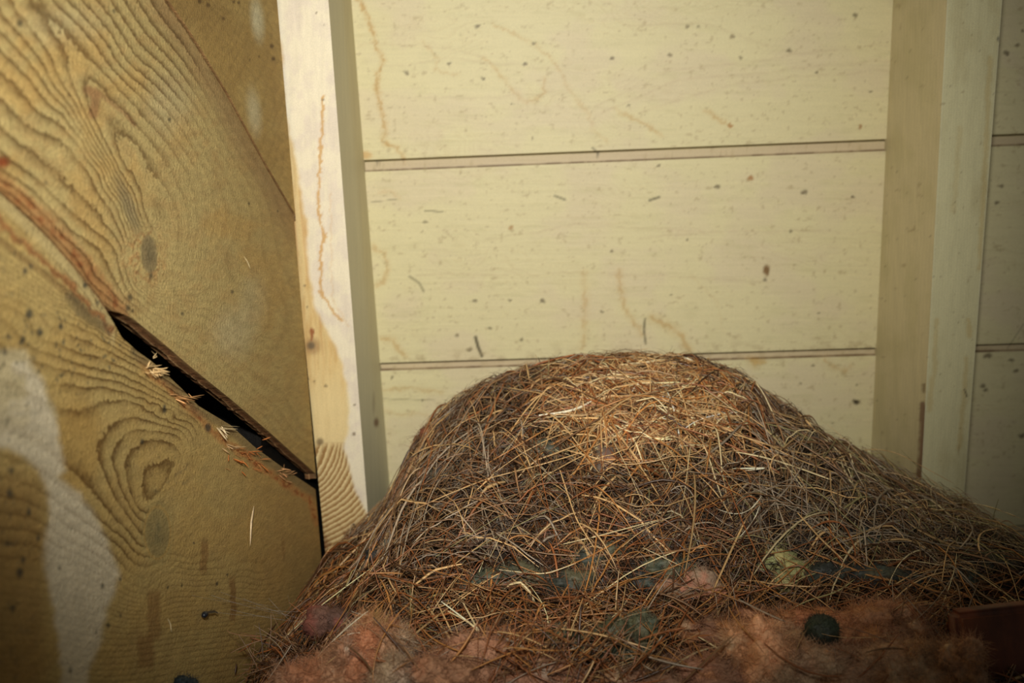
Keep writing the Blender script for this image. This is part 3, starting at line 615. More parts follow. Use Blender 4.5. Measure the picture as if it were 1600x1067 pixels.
NEST = empty('bird_nest')
tag(NEST, 'large domed bird nest of brown and golden straw heaped between the two rafters', 'bird nest')
def nest_body():
    gx = np.arange(-.26, .62, .003); gy = np.arange(.50, .99, .003); X = gx[:, None] * np.ones(len(gy)); Y = np.ones((len(gx), 1)) * gy
    X = np.maximum(X, wallx(Y, -.2) + .004)
    Y = np.minimum(Y, ylim(X, Hs(X, Y))); Z = Hs(X, Y) - .004; P = np.stack([X, Y, Z], -1)
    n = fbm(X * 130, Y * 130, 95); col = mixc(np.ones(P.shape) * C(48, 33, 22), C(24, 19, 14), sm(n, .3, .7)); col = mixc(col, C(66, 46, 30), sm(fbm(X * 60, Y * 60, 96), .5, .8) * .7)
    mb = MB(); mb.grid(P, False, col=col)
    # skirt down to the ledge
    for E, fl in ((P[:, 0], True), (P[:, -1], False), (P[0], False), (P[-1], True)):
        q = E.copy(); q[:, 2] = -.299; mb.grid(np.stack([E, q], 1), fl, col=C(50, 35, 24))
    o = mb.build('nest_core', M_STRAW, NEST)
nest_body()

def strands():
    rng = np.random.default_rng(5); mb = MB()
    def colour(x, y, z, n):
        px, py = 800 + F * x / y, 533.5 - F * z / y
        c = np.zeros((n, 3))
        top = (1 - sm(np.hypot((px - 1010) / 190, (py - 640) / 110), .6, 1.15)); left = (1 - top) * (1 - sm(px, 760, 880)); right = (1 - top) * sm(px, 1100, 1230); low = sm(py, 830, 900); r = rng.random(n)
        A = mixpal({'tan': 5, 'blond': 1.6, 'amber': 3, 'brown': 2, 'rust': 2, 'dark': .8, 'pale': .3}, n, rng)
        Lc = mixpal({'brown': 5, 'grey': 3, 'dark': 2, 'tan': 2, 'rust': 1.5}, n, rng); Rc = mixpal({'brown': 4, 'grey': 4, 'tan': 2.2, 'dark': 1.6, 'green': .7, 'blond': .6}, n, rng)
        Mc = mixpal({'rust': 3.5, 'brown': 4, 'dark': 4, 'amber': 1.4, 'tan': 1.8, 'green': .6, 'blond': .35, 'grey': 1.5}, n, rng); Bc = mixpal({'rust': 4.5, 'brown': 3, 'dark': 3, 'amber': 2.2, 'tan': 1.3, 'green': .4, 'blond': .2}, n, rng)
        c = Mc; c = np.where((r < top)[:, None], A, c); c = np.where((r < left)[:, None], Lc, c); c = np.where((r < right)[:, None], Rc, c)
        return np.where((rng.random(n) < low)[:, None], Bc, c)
    def off_wool(x, y):
        px, py = 800 + F * x / y, 533.5 - F * Hs(x, y) / y
        m = 1 - .93 * (1 - sm(np.hypot((px - 1250) / 300, (py - 1010) / 70), .8, 1.05))
        m = m * (1 - .8 * (1 - sm(np.hypot((px - 1085) / 55, (py - 915) / 32), .7, 1.05))) * (1 - .5 * (1 - sm(np.hypot((px - 1240) / 60, (py - 880) / 30), .7, 1.05)))
        m = m * (1 - .6 * (1 - sm(np.hypot((px - 800) / 110, (py - 895) / 28), .6, 1.05)))
        m = m * (1 - .9 * (1 - sm(np.hypot((px - 525) / 50, (py - 970) / 24), .7, 1.05)))
        return np.clip(m, .04, 1)
    def emit(n, ln, rad, lift, curl, K, bias, dens=None, dark=1.0, arch=.003, endlift=0.0, tap=.5, flat=.45):
        x, y = sample(n, rng, dens); ang = np.where(rng.random(n) < bias, rng.normal(0, .45, n) + math.pi * rng.integers(0, 2, n), rng.uniform(0, 2 * math.pi, n))
        # on the flanks straws tend to run down and outward
        side = np.sign(x - .10); ang = np.where(rng.random(n) < .35, np.arctan2(-.5, side * .9) + rng.normal(0, .4, n), ang)
        gx = (Hs(x + .006, y) - Hs(x - .006, y)) / .012; gy = (Hs(x, y + .006) - Hs(x, y - .006)) / .012; gm = np.hypot(gx, gy) + 1e-6; e1x, e1y, e2x, e2y = -gy / gm, gx / gm, gx / gm, gy / gm
        phi = ang - np.arctan2(e1y, e1x); k_ = 1 / np.sqrt(1 + gm ** 2); ang = np.arctan2(np.cos(phi) * e1y + np.sin(phi) * k_ * e2y, np.cos(phi) * e1x + np.sin(phi) * k_ * e2x)
        l = ln[0] + (ln[1] - ln[0]) * rng.random(n) ** 1.6; l0 = lift[0] + (lift[1] - lift[0]) * rng.random(n); l1 = lift[0] + (lift[1] - lift[0]) * rng.random(n) + endlift * rng.random(n) ** 3
        kk = 1 / np.sqrt(1 + (gx * np.cos(ang) + gy * np.sin(ang)) ** 2); x = x - np.cos(ang) * l * .5 * kk; y = np.clip(y - np.sin(ang) * l * .5 * kk, .56, .965); x = np.maximum(x, wallx(y, -.2) + .008)
        P = strand_paths(x, y, ang, l, K, rng, l0, l1, curl, arch=arch)
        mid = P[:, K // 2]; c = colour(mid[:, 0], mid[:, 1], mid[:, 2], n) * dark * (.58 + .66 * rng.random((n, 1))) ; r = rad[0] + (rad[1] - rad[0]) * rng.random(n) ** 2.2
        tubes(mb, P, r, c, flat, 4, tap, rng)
    emit(9000, (.015, .05), (.00035, .0010), (-.004, .002), 1.0, 6, .4, dark=.30)  # deepest layer darkened, shade between the straws put into its colour
    emit(8500, (.018, .075), (.00025, .00085), (-.002, .004), 1.0, 7, .4, off_wool, dark=.66)  # second layer darkened less, for the same painted depth
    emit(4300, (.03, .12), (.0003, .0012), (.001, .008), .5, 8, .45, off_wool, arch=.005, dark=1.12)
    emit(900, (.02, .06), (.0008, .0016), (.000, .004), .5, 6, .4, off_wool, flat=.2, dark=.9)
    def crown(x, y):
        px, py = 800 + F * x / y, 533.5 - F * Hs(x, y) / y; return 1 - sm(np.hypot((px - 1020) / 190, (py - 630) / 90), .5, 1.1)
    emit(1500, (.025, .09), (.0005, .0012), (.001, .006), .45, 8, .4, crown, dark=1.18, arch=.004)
    emit(4200, (.01, .035), (.00010, .00022), (.000, .006), 2.6, 7, .2, off_wool, endlift=.012)
    # fine curly hairs standing off the outline
    n = 2600; x = np.interp(rng.random(n), np.linspace(0, 1, len(cx_) - 6), cx_[3:-3]); y = rng.uniform(.85, .90, n); ang = rng.uniform(0, 2 * math.pi, n)
    P = strand_paths(x, y, ang, rng.uniform(.012, .045, n), 9, rng, np.full(n, .0), rng.uniform(.0, .016, n) * (rng.random(n) < .7), 2.4)
    tubes(mb, P, rng.uniform(.00010, .00032, n), mixpal({'brown': 4, 'grey': 3, 'tan': 2, 'dark': 2}, n, rng), .6, 3, .6, rng)
    # loose tangle at the right-hand end
    n = 420; px = rng.normal(1490, 60, n); py = rng.normal(800, 38, n); Q = hit(px, np.maximum(py, 775 + np.maximum(0, px - 1500) * .5)); ang = rng.uniform(0, 2 * math.pi, n)
    P = strand_paths(Q[:, 0], Q[:, 1], ang, rng.uniform(.02, .08, n), 9, rng, rng.uniform(0, .006, n), rng.uniform(0, .022, n), 1.8, arch=.006)
    tubes(mb, P, rng.uniform(.00014, .0004, n), mixpal({'brown': 4, 'grey': 2, 'tan': 2, 'green': 2, 'dark': 1.5, 'blond': .6}, n, rng), .6, 4, .6, rng)
    o = mb.build('straw', M_STRAW, NEST); o['kind'] = 'stuff'; o['label'] = 'tangled mass of thin brown straw and rootlets'
strands()

# the straws that stand out one by one; each is traced along its run over the heap: (points, radius mm, colour)
HERO = [
 ([(642, 798), (700, 772), (760, 748), (830, 730), (900, 710), (945, 690)], 1.5, 'tan'), ([(842, 649), (880, 645), (912, 636), (925, 626)], 2.2, 'pale'), ([(840, 650), (870, 652), (905, 650)], 1.4, 'blond'),
 ([(796, 606), (850, 615), (900, 640)], 1.3, 'tan'), ([(920, 598), (950, 585), (975, 576)], 1.6, 'blond'), ([(968, 570), (1010, 566), (1055, 558)], 1.7, 'blond'), ([(1030, 620), (1070, 640), (1130, 668), (1180, 690), (1240, 706), (1330, 722)], 2.2, 'tan'),
 ([(1075, 655), (1130, 675), (1190, 690), (1250, 720), (1310, 740)], 1.9, 'tan'), ([(985, 665), (1050, 700), (1100, 745), (1160, 775)], 1.7, 'amber'), ([(1028, 615), (1060, 622), (1110, 650)], 2.0, 'tan'), ([(1150, 706), (1190, 713), (1240, 728), (1300, 750)], 1.6, 'blond'),
 ([(1270, 730), (1320, 712), (1358, 700), (1400, 706), (1440, 728), (1490, 755)], 1.3, 'tan'), ([(950, 675), (980, 730), (1005, 790), (1010, 795)], 1.1, 'blond'), ([(960, 665), (995, 720), (1030, 775)], 1.1, 'tan'), ([(875, 735), (888, 775), (900, 812), (930, 858)], 1.2, 'tan'),
 ([(1060, 706), (1050, 760), (1035, 775)], .9, 'amber'), ([(560, 940), (600, 905), (640, 885)], .9, 'brown'), ([(700, 790), (760, 768), (830, 745)], 1.0, 'rust'), ([(690, 740), (730, 680), (770, 655)], 1.0, 'grey'), ([(680, 745), (685, 700), (705, 670)], 1.2, 'grey'),
 ([(770, 740), (820, 705), (870, 680), (930, 665)], 1.5, 'tan'), ([(760, 725), (820, 690), (880, 655)], 1.2, 'amber'), ([(740, 860), (790, 830), (850, 800), (900, 780)], 1.1, 'green'), ([(680, 870), (740, 832), (790, 800)], 1.0, 'green'), ([(930, 655), (970, 610), (985, 585)], 1.2, 'tan'),
 ([(990, 590), (1030, 640), (1060, 655)], 1.3, 'blond'), ([(1010, 570), (1050, 600), (1085, 640)], 1.6, 'tan'), ([(1000, 575), (1040, 620), (1065, 650)], 1.5, 'brown'), ([(940, 620), (960, 655), (965, 665)], 1.3, 'amber'), ([(905, 560), (960, 562), (1010, 556)], 1.3, 'tan'),
 ([(1190, 660), (1240, 672), (1275, 690)], 1.0, 'green'), ([(1210, 700), (1230, 730), (1260, 770)], .9, 'blond'), ([(1165, 735), (1205, 731), (1145, 732)], 1.2, 'pale'), ([(1155, 840), (1180, 812), (1187, 790)], .9, 'pale'), ([(1120, 795), (1150, 806), (1172, 800), (1190, 775)], .9, 'pale'),
 ([(1405, 700), (1440, 735), (1460, 760)], .8, 'green'), ([(1410, 780), (1440, 792), (1520, 785), (1560, 796), (1600, 812)], 1.5, 'blond'), ([(1560, 780), (1545, 830), (1510, 860), (1480, 885)], 1.2, 'green'), ([(1455, 790), (1500, 828), (1550, 862), (1590, 890)], 1.2, 'green'), ([(1385, 815), (1365, 870), (1350, 905)], 1.2, 'green'),
 ([(1350, 850), (1400, 845), (1450, 848), (1510, 858)], 1.1, 'grey'), ([(1365, 876), (1410, 873), (1470, 883), (1530, 892)], 1.2, 'blond'), ([(1260, 860), (1310, 880), (1360, 900), (1400, 908)], 2.6, 'amber'), ([(1300, 856), (1325, 862), (1340, 880), (1420, 905), (1520, 962)], 1.9, 'amber'), ([(1295, 800), (1300, 860), (1335, 900), (1338, 860), (1318, 815), (1290, 812), (1262, 830)], 2.2, 'rust'),
 ([(1380, 840), (1400, 870), (1415, 915)], 1.5, 'brown'), ([(1355, 740), (1385, 785), (1410, 805)], 2.0, 'brown'), ([(1300, 782), (1340, 812), (1390, 842)], 1.0, 'grey'), ([(1395, 780), (1420, 782), (1452, 780)], 2.0, 'blond'), ([(1395, 775), (1420, 768), (1440, 770)], 1.8, 'tan'),
 ([(1030, 988), (1070, 965), (1110, 935), (1140, 912)], 1.7, 'amber'), ([(1125, 985), (1170, 945), (1215, 910), (1243, 885)], 1.4, 'amber'), ([(1092, 995), (1098, 965), (1130, 932)], 2.4, 'rust'), ([(1225, 958), (1260, 938), (1310, 925), (1335, 905)], 1.3, 'green'), ([(1090, 994), (1130, 1018)], 1.2, 'blond'),
 ([(1115, 1055), (1130, 1035), (1145, 1008)], 2.0, 'grey'), ([(700, 955), (740, 975), (755, 1000), (720, 935)], 1.6, 'blond'), ([(680, 935), (700, 975), (722, 1025)], 1.6, 'tan'), ([(690, 940), (750, 985)], 1.6, 'pale'), ([(670, 950), (720, 1022)], 2.0, 'tan'), ([(798, 902), (830, 928), (862, 955)], 1.5, 'tan'),
 ([(985, 930), (965, 960), (955, 965)], 1.7, 'blond'), ([(850, 936), (880, 932), (910, 934)], 2.6, 'rust'), ([(910, 937), (950, 920), (985, 904)], 2.6, 'amber'), ([(935, 945), (945, 920), (958, 898)], 1.0, 'tan'), ([(635, 1042), (700, 1010), (760, 985), (820, 970)], 1.6, 'rust'), ([(625, 1050), (660, 1049), (680, 1050)], 1.4, 'tan'),
 ([(600, 915), (560, 930), (540, 960)], .7, 'green'), ([(563, 975), (570, 940), (572, 925)], .7, 'tan'), ([(325, 1060), (312, 1075), (332, 1033)], .9, 'tan'), ([(430, 1030), (450, 1018), (500, 1022)], 1.0, 'rust'), ([(780, 890), (850, 898), (900, 880)], 1.0, 'blond'), ([(800, 880), (850, 900), (920, 870), (975, 840)], 1.7, 'amber'),
 ([(880, 850), (940, 836), (1000, 820), (1030, 812)], 1.0, 'blond'), ([(960, 865), (1000, 830), (1040, 812)], 1.0, 'tan'), ([(1000, 790), (1040, 812), (1080, 838)], 1.9, 'brown'), ([(640, 960), (700, 945), (760, 905)], 1.1, 'tan'), ([(560, 870), (620, 845), (650, 810)], 1.0, 'brown'), ([(900, 1030), (880, 1000), (905, 960)], 1.2, 'green'),
 ([(780, 1000), (830, 1005), (880, 990)], 1.8, 'tan'), ([(860, 1040), (900, 1020), (960, 1050)], 1.8, 'rust'), ([(800, 1060), (850, 1030), (900, 1045)], 2.0, 'brown'), ([(700, 1040), (740, 1020), (790, 1030)], 1.8, 'brown'), ([(930, 1055), (990, 1020), (1030, 1010)], 1.6, 'rust'), ([(1060, 1070), (1066, 1040), (1062, 1020)], 1.2, 'tan'),
]
def hero_straws():
    rng = np.random.default_rng(11); n0 = len(HERO)
    extra = []
    while n0 + len(extra) < 100:
        x = rng.uniform(600, 1420); y = rng.uniform(600, 900)
        if y < 560 + abs(x - 1000) * .42 + 60: continue
        a = rng.uniform(-.6, .6) + (math.pi * .25 if x > 1000 else -math.pi * .25); l = rng.uniform(40, 120)
        extra.append(([(x, y), (x + math.cos(a) * l * .5, y + math.sin(a) * l * .5 + rng.normal(0, 6)), (x + math.cos(a) * l, y + math.sin(a) * l)], rng.uniform(.8, 1.5), ['tan', 'amber', 'brown', 'blond', 'rust'][rng.integers(0, 5)]))
    for pts, r, cn in HERO + extra:
        p = np.array(pts, float); s = np.concatenate([[0], np.cumsum(np.hypot(*np.diff(p, axis=0).T))]); K = max(8, int(s[-1] / 9)); t = np.linspace(0, s[-1], K)
        q = np.stack([np.interp(t, s, p[:, 0]), np.interp(t, s, p[:, 1])], 1)
        for _ in range(3): q[1:-1] = .25 * q[:-2] + .5 * q[1:-1] + .25 * q[2:]
        P = hit(q[:, 0], q[:, 1], .008)
        # keep the straw springy: smooth its depth
        d = P[:, 1].copy()
        lin = np.minimum(np.linspace(d[0], d[-1], K), d + .02)
        for _ in range(14): d[1:-1] = .25 * d[:-2] + .5 * d[1:-1] + .25 * d[2:]
        d = np.minimum(d, P[:, 1] + .001) - .0015
        u, v = ray(q[:, 0], q[:, 1]); P = np.stack([u * d, d, v * d], 1)
        mb = MB(); tubes(mb, P[None], np.array([r * .00050]), PAL[cn][None] * rng.uniform(.85, 1.12), .5, 6, .35, rng)
        mb.build('straw', M_STRAW, NEST)
hero_straws()

# ------------------------------------------------------------------ tufts: lumps with a fuzz of fibres
def ico(sub):
    import bmesh
    bm = bmesh.new(); bmesh.ops.create_icosphere(bm, subdivisions=sub, radius=1.0); V = np.array([v.co[:] for v in bm.verts]); Q = np.array([[v.index for v in f.verts] for f in bm.faces]); bm.free(); return V, Q
ICO = ico(4)
def tuft(name, lumps, mat, parent, seed, sat=.66, gain=.86, sub=0, hair=900, hl=(.006, .018), hr=(.00006, .00014), rough=.35, freq=90, palette=None, fuzz_out=.5):
    """lumps: (px, py, depth or None, rx, ry, rz metres, rgb)"""
    rng = np.random.default_rng(seed); mb = MB(); more = []
    for l in lumps:
        for k in range(sub):
            j_ = rng.uniform(.86, 1.08); a_ = rng.uniform(0, 2 * math.pi); d_ = rng.uniform(.5, .95); f_ = rng.uniform(.28, .5)
            dep = l[2] if l[2] is None else l[2] - l[4] * rng.uniform(.1, .6); sc_ = F / (l[2] or .7)
            more.append((l[0] + math.cos(a_) * l[3] * d_ * sc_, l[1] - abs(math.sin(a_)) * l[5] * d_ * sc_, dep, l[3] * f_, l[4] * f_, l[5] * f_ * 1.1, tuple(q * j_ for q in l[6])))
    lumps = list(lumps) + more
    hairs = MB(); V0, Q0 = ICO; first = None
    HP = []; HC = []; HR = []
    for (px, py, dep, rx, ry, rz, rgb) in lumps:
        if dep is None: c = hit(px, py)[0] + np.array([0, .003, -.35 * rz])
        else: u, v = ray(px, py); c = np.array([u * dep, dep, v * dep])
        V = V0 * np.array([rx, ry, rz]); th = rng.uniform(0, 2 * math.pi); 
        o = rng.uniform(0, 100)
        nz = (fbm(V0[:, 0] * 2.2 + o, V0[:, 2] * 2.2 + V0[:, 1] * 1.7, seed) - .5) * 2 * rough + (fbm(V0[:, 0] * 6 + o, V0[:, 2] * 6 - V0[:, 1] * 5, seed + 3) - .5) * rough + (fbm(V0[:, 0] * 16 + o, V0[:, 2] * 16 - V0[:, 1] * 15, seed + 4) - .5) * rough * .4
        V = V * (1 + nz[:, None]) + c
        g_ = sum(rgb) / 3; rgb = tuple(gain * (sat * q + (1 - sat) * g_) for q in rgb); rgb = (rgb[0] * .97, rgb[1] * 1.05, rgb[2] * .96) if mat.name.startswith('glass') else rgb; base = C(*rgb); t1 = fbm(V[:, 0] * 90, V[:, 2] * 90 + V[:, 1] * 50, seed + 5); t2 = fbm(V[:, 0] * 45 + 8, V[:, 2] * 45 - V[:, 1] * 40, seed + 6)
        cc = np.ones((len(V), 3)) * base; pal = palette or [(196, 120, 84), (120, 84, 72)]
        cc = mixc(cc, C(*pal[0]), sm(t1, .45, .7) * .6); cc = mixc(cc, C(*pal[1]), sm(t2, .5, .75) * .7)
        if len(pal) > 2: cc = mixc(cc, C(*pal[2]), sm(fbm(V[:, 0] * 60 + 3, V[:, 2] * 60, seed + 9), .55, .72) * .8)
        mb.raw(V, Q0, col=cc)
        n = int(4 * hair * (rx * rz) / (.03 * .03)); i = rng.integers(0, len(V), n); nrm = V0[i] + rng.normal(0, .75, (n, 3)); nrm /= np.linalg.norm(nrm, axis=1, keepdims=True)
        ln = rng.uniform(*hl, n); K = 4; side = np.cross(nrm, rng.normal(size=(n, 3))); side /= np.linalg.norm(side, axis=1, keepdims=True) + 1e-9
        s = np.linspace(0, 1, K)[None, :, None]
        base_pt = V[i] - V0[i] * .001
        out = rng.uniform(.06, 1, n)[:, None, None] ** 1.6 * fuzz_out; HP.append(base_pt[:, None] + nrm[:, None] * (ln[:, None, None] * s * out + .0004) + side[:, None] * (ln[:, None, None] * (s - .2) * .8)); HC.append(np.clip(cc[i] * rng.uniform(.9, 1.45, (n, 1)), 0, 1)); HR.append(rng.uniform(*hr, n))
    P = np.concatenate(HP)
    tubes_tri(mb, P, np.concatenate(HR), np.concatenate(HC), rng)
    return mb.build(name, mat, parent)
def tubes_tri(mb, P, R, c, rng):
    """fibres, written as triangles so that they share a mesh with the lumps"""
    m = MB(); tubes(m, P, R, c, 1.0, 3, .5, rng); V = m.v[0]; Q = m.q[0]; T = np.concatenate([Q[:, [0, 1, 2]], Q[:, [0, 2, 3]]]); mb.raw(V, T, col=m.att['col'][0])
PINK = [(190, 132, 98), (132, 100, 84), (198, 178, 156)]
t = tuft('insulation_tuft', [(582, 1016, .615, .013, .012, .020, (216, 138, 102)), (612, 1004, .62, .009, .009, .011, (206, 146, 120)), (600, 1048, .605, .015, .014, .020, (220, 152, 124)), (560, 1040, .60, .014, .014, .018, (222, 132, 98)), (525, 1058, .595, .014, .014, .015, (210, 140, 112)), (485, 1066, .59, .016, .013, .012, (216, 132, 100)), (455, 1080, .585, .010, .01, .012, (206, 136, 110)), (614, 1070, .59, .014, .014, .016, (200, 152, 130)), (588, 990, .618, .007, .007, .009, (206, 150, 92)), (628, 1010, .612, .005, .006, .009, (204, 154, 134))],
         M_WOOL, None, 21, hair=3000, palette=PINK, sat=.86, gain=.95, sub=2, rough=.45)
tag(t, 'fluffy peaked pink and orange insulation tuft at the front nearest the bare planks', 'insulation')
t = tuft('insulation_clump', [(500, 972, .69, .012, .010, .011, (150, 88, 78)), (528, 974, .69, .013, .010, .010, (132, 80, 74)), (556, 976, .69, .011, .010, .009, (140, 84, 72))], M_WOOL, None, 22, sat=.75, hair=900, palette=[(160, 90, 76), (84, 58, 54)], rough=.25)
tag(t, 'small dull maroon insulation clump wedged under the straw by the rafter foot', 'insulation')
t = tuft('insulation_batt', [(740, 1050, .60, .030, .020, .020, (190, 122, 100)), (790, 1020, .625, .024, .018, .014, (176, 112, 92)), (700, 1075, .585, .024, .018, .016, (200, 128, 100)), (830, 1070, .60, .03, .02, .016, (172, 110, 92))], M_WOOL, None, 23, hair=1600, palette=PINK, sat=.85, gain=1.0, sub=2, rough=.45)
tag(t, 'low dusty pink insulation lump half covered by loose straw at the front', 'insulation')
big = [(1185, 1040, .60, .020, .018, .026, (226, 146, 112)), (1135, 1060, .60, .026, .018, .014, (178, 112, 94)), (1240, 1050, .61, .030, .022, .018, (190, 124, 100)), (1300, 1010, .635, .034, .022, .013, (188, 112, 82)), (1350, 985, .655, .030, .022, .013, (190, 116, 86)), (1385, 972, .662, .022, .018, .013, (192, 120, 92)), (1410, 1005, .64, .020, .018, .013, (182, 114, 90)), (1320, 1055, .61, .034, .022, .016, (184, 124, 102)),
       (1390, 1055, .605, .026, .02, .018, (186, 128, 104)), (1450, 1050, .60, .024, .018, .019, (180, 124, 100)), (1500, 1050, .59, .014, .014, .018, (176, 116, 94)), (1270, 975, .665, .03, .02, .010, (180, 100, 70)), (1180, 975, .67, .028, .018, .008, (150, 88, 66)), (1110, 990, .66, .024, .018, .008, (150, 92, 74)), (1060, 1050, .62, .024, .018, .010, (156, 98, 82)), (1000, 1070, .60, .026, .018, .010, (160, 104, 88))]
t = tuft('insulation_batt', big, M_WOOL, None, 24, hair=1600, sat=.82, gain=1.1, sub=3, palette=[(196, 134, 76), (128, 96, 72), (204, 174, 140)], rough=.42)
tag(t, 'broad torn pink insulation batt lying in front of the nest beside the reddish block', 'insulation')
# wool and moss worked into the nest
def npart(name, lumps, mat, seed, pal, hair, label, **kw):
    o = tuft(name, lumps, mat, NEST, seed, hair=hair, palette=pal, **kw); o['label'] = label
npart('wool_tuft', [(1098, 905, None, .014, .010, .013, (204, 140, 118)), (1118, 925, None, .012, .010, .010, (200, 132, 110)), (1075, 925, None, .012, .009, .010, (190, 128, 108))], M_WOOL, 31, [(220, 140, 112), (120, 92, 80)], 700, 'pink wool tuft', rough=.22)
npart('wool_tuft', [(1045, 920, None, .011, .008, .009, (190, 134, 110))], M_WOOL, 32, [(200, 140, 112), (90, 80, 66)], 600, 'small pink wool tuft', rough=.22)
npart('wool_tuft', [(1215, 868, None, .014, .010, .008, (206, 186, 118)), (1245, 888, None, .016, .010, .009, (200, 180, 112)), (1225, 905, None, .010, .008, .009, (180, 166, 112)), (1195, 885, None, .008, .007, .005, (200, 180, 116))], M_WOOL, 33, [(216, 200, 136), (150, 130, 80)], 700, 'straw-yellow wool tuft', rough=.25)
npart('wool_tuft', [(945, 715, None, .010, .008, .014, (150, 110, 96)), (935, 735, None, .008, .007, .010, (130, 96, 90))], M_WOOL, 34, [(150, 110, 100), (84, 62, 58)], 400, 'grey-pink wool tuft', rough=.3)
npart('wool_tuft', [(668, 678, None, .007, .006, .009, (150, 84, 56)), (655, 688, None, .006, .005, .007, (146, 80, 52))], M_WOOL, 35, [(160, 84, 56), (110, 70, 50)], 500, 'rust-coloured wool tuft', rough=.35)
MG = [(88, 98, 88), (44, 46, 44), (104, 98, 72)]
for k, (lumps, lab) in enumerate([
    ([(1030, 888, None, .018, .010, .010, (78, 90, 68)), (1060, 885, None, .013, .009, .009, (84, 96, 72)), (1000, 908, None, .012, .009, .009, (68, 68, 63))], 'blue-green moss cushion'),
    ([(770, 905, None, .018, .010, .010, (92, 100, 73)), (810, 895, None, .016, .010, .010, (98, 102, 72)), (735, 915, None, .014, .009, .008, (84, 86, 67)), (850, 910, None, .02, .010, .009, (78, 82, 65)), (900, 905, None, .016, .010, .009, (74, 78, 63))], 'long dark moss patch'),
    ([(945, 855, None, .014, .008, .008, (74, 86, 75)), (920, 868, None, .012, .008, .007, (78, 86, 68))], 'teal moss patch'),
    ([(870, 1000, .63, .010, .010, .009, (96, 118, 86)), (905, 1010, .625, .014, .010, .008, (72, 88, 65))], 'blurred green moss sprig'),
    ([(965, 1000, .62, .013, .010, .012, (100, 102, 63)), (1000, 990, .63, .012, .010, .014, (110, 118, 79)), (985, 1020, .615, .013, .010, .010, (78, 92, 65)), (940, 1015, .62, .011, .010, .009, (84, 94, 63))], 'grey-green moss cushion at the front'),
    ([(850, 700, None, .012, .008, .009, (94, 94, 73))], 'grey moss patch'), ([(1360, 850, None, .012, .009, .010, (74, 88, 82)), (1345, 835, None, .010, .008, .008, (58, 60, 68))], 'blue moss patch'),
    ([(1370, 900, None, .026, .010, .010, (64, 64, 60)), (1420, 905, None, .024, .010, .009, (60, 60, 55)), (1300, 890, None, .016, .010, .009, (68, 72, 56))], 'dark slate moss patch'),
    ([(1460, 815, None, .010, .008, .009, (100, 114, 86))], 'pale green moss tuft'), ([(1505, 905, None, .016, .010, .010, (68, 74, 56)), (1560, 880, None, .02, .012, .010, (92, 76, 56))], 'dark moss by the block'),
    ([(905, 570, None, .012, .008, .006, (104, 98, 65))], 'moss at the crown'), ([(690, 740, None, .009, .007, .008, (88, 82, 73)), (735, 700, None, .009, .007, .008, (108, 100, 82))], 'grey fluff'),
    ([(590, 865, None, .009, .007, .007, (58, 56, 56)), (610, 850, None, .007, .006, .006, (92, 62, 41))], 'bluish moss at the left foot'), ([(485, 990, None, .008, .007, .010, (58, 68, 53)), (492, 975, None, .006, .006, .012, (70, 80, 60))], 'dark moss at the rafter foot')]):
    npart('moss_patch', lumps, M_MOSS, 50 + k, MG, 1500, lab, hl=(.003, .009), hr=(.00010, .00026), rough=.4)
o = tuft('moss_ball', [(1284, 985, .612, .0105, .010, .010, (52, 58, 42))], M_MOSS, None, 80, hair=2600, palette=[(62, 72, 52), (26, 30, 24)], hl=(.003, .008), hr=(.00008, .0002), rough=.15)
tag(o, 'small round dark green moss ball resting on the pink insulation batt', 'moss')
o = tuft('moss_scrap', [(284, 1066, .60, .005, .005, .004, (44, 66, 74)), (298, 1070, .60, .005, .005, .004, (44, 62, 70))], M_MOSS, None, 81, hair=2600, palette=[(46, 76, 84), (20, 30, 34)], hl=(.003, .008), hr=(.00008, .0002), rough=.25)
tag(o, 'teal moss scrap at the bottom edge below the bare planks', 'moss')

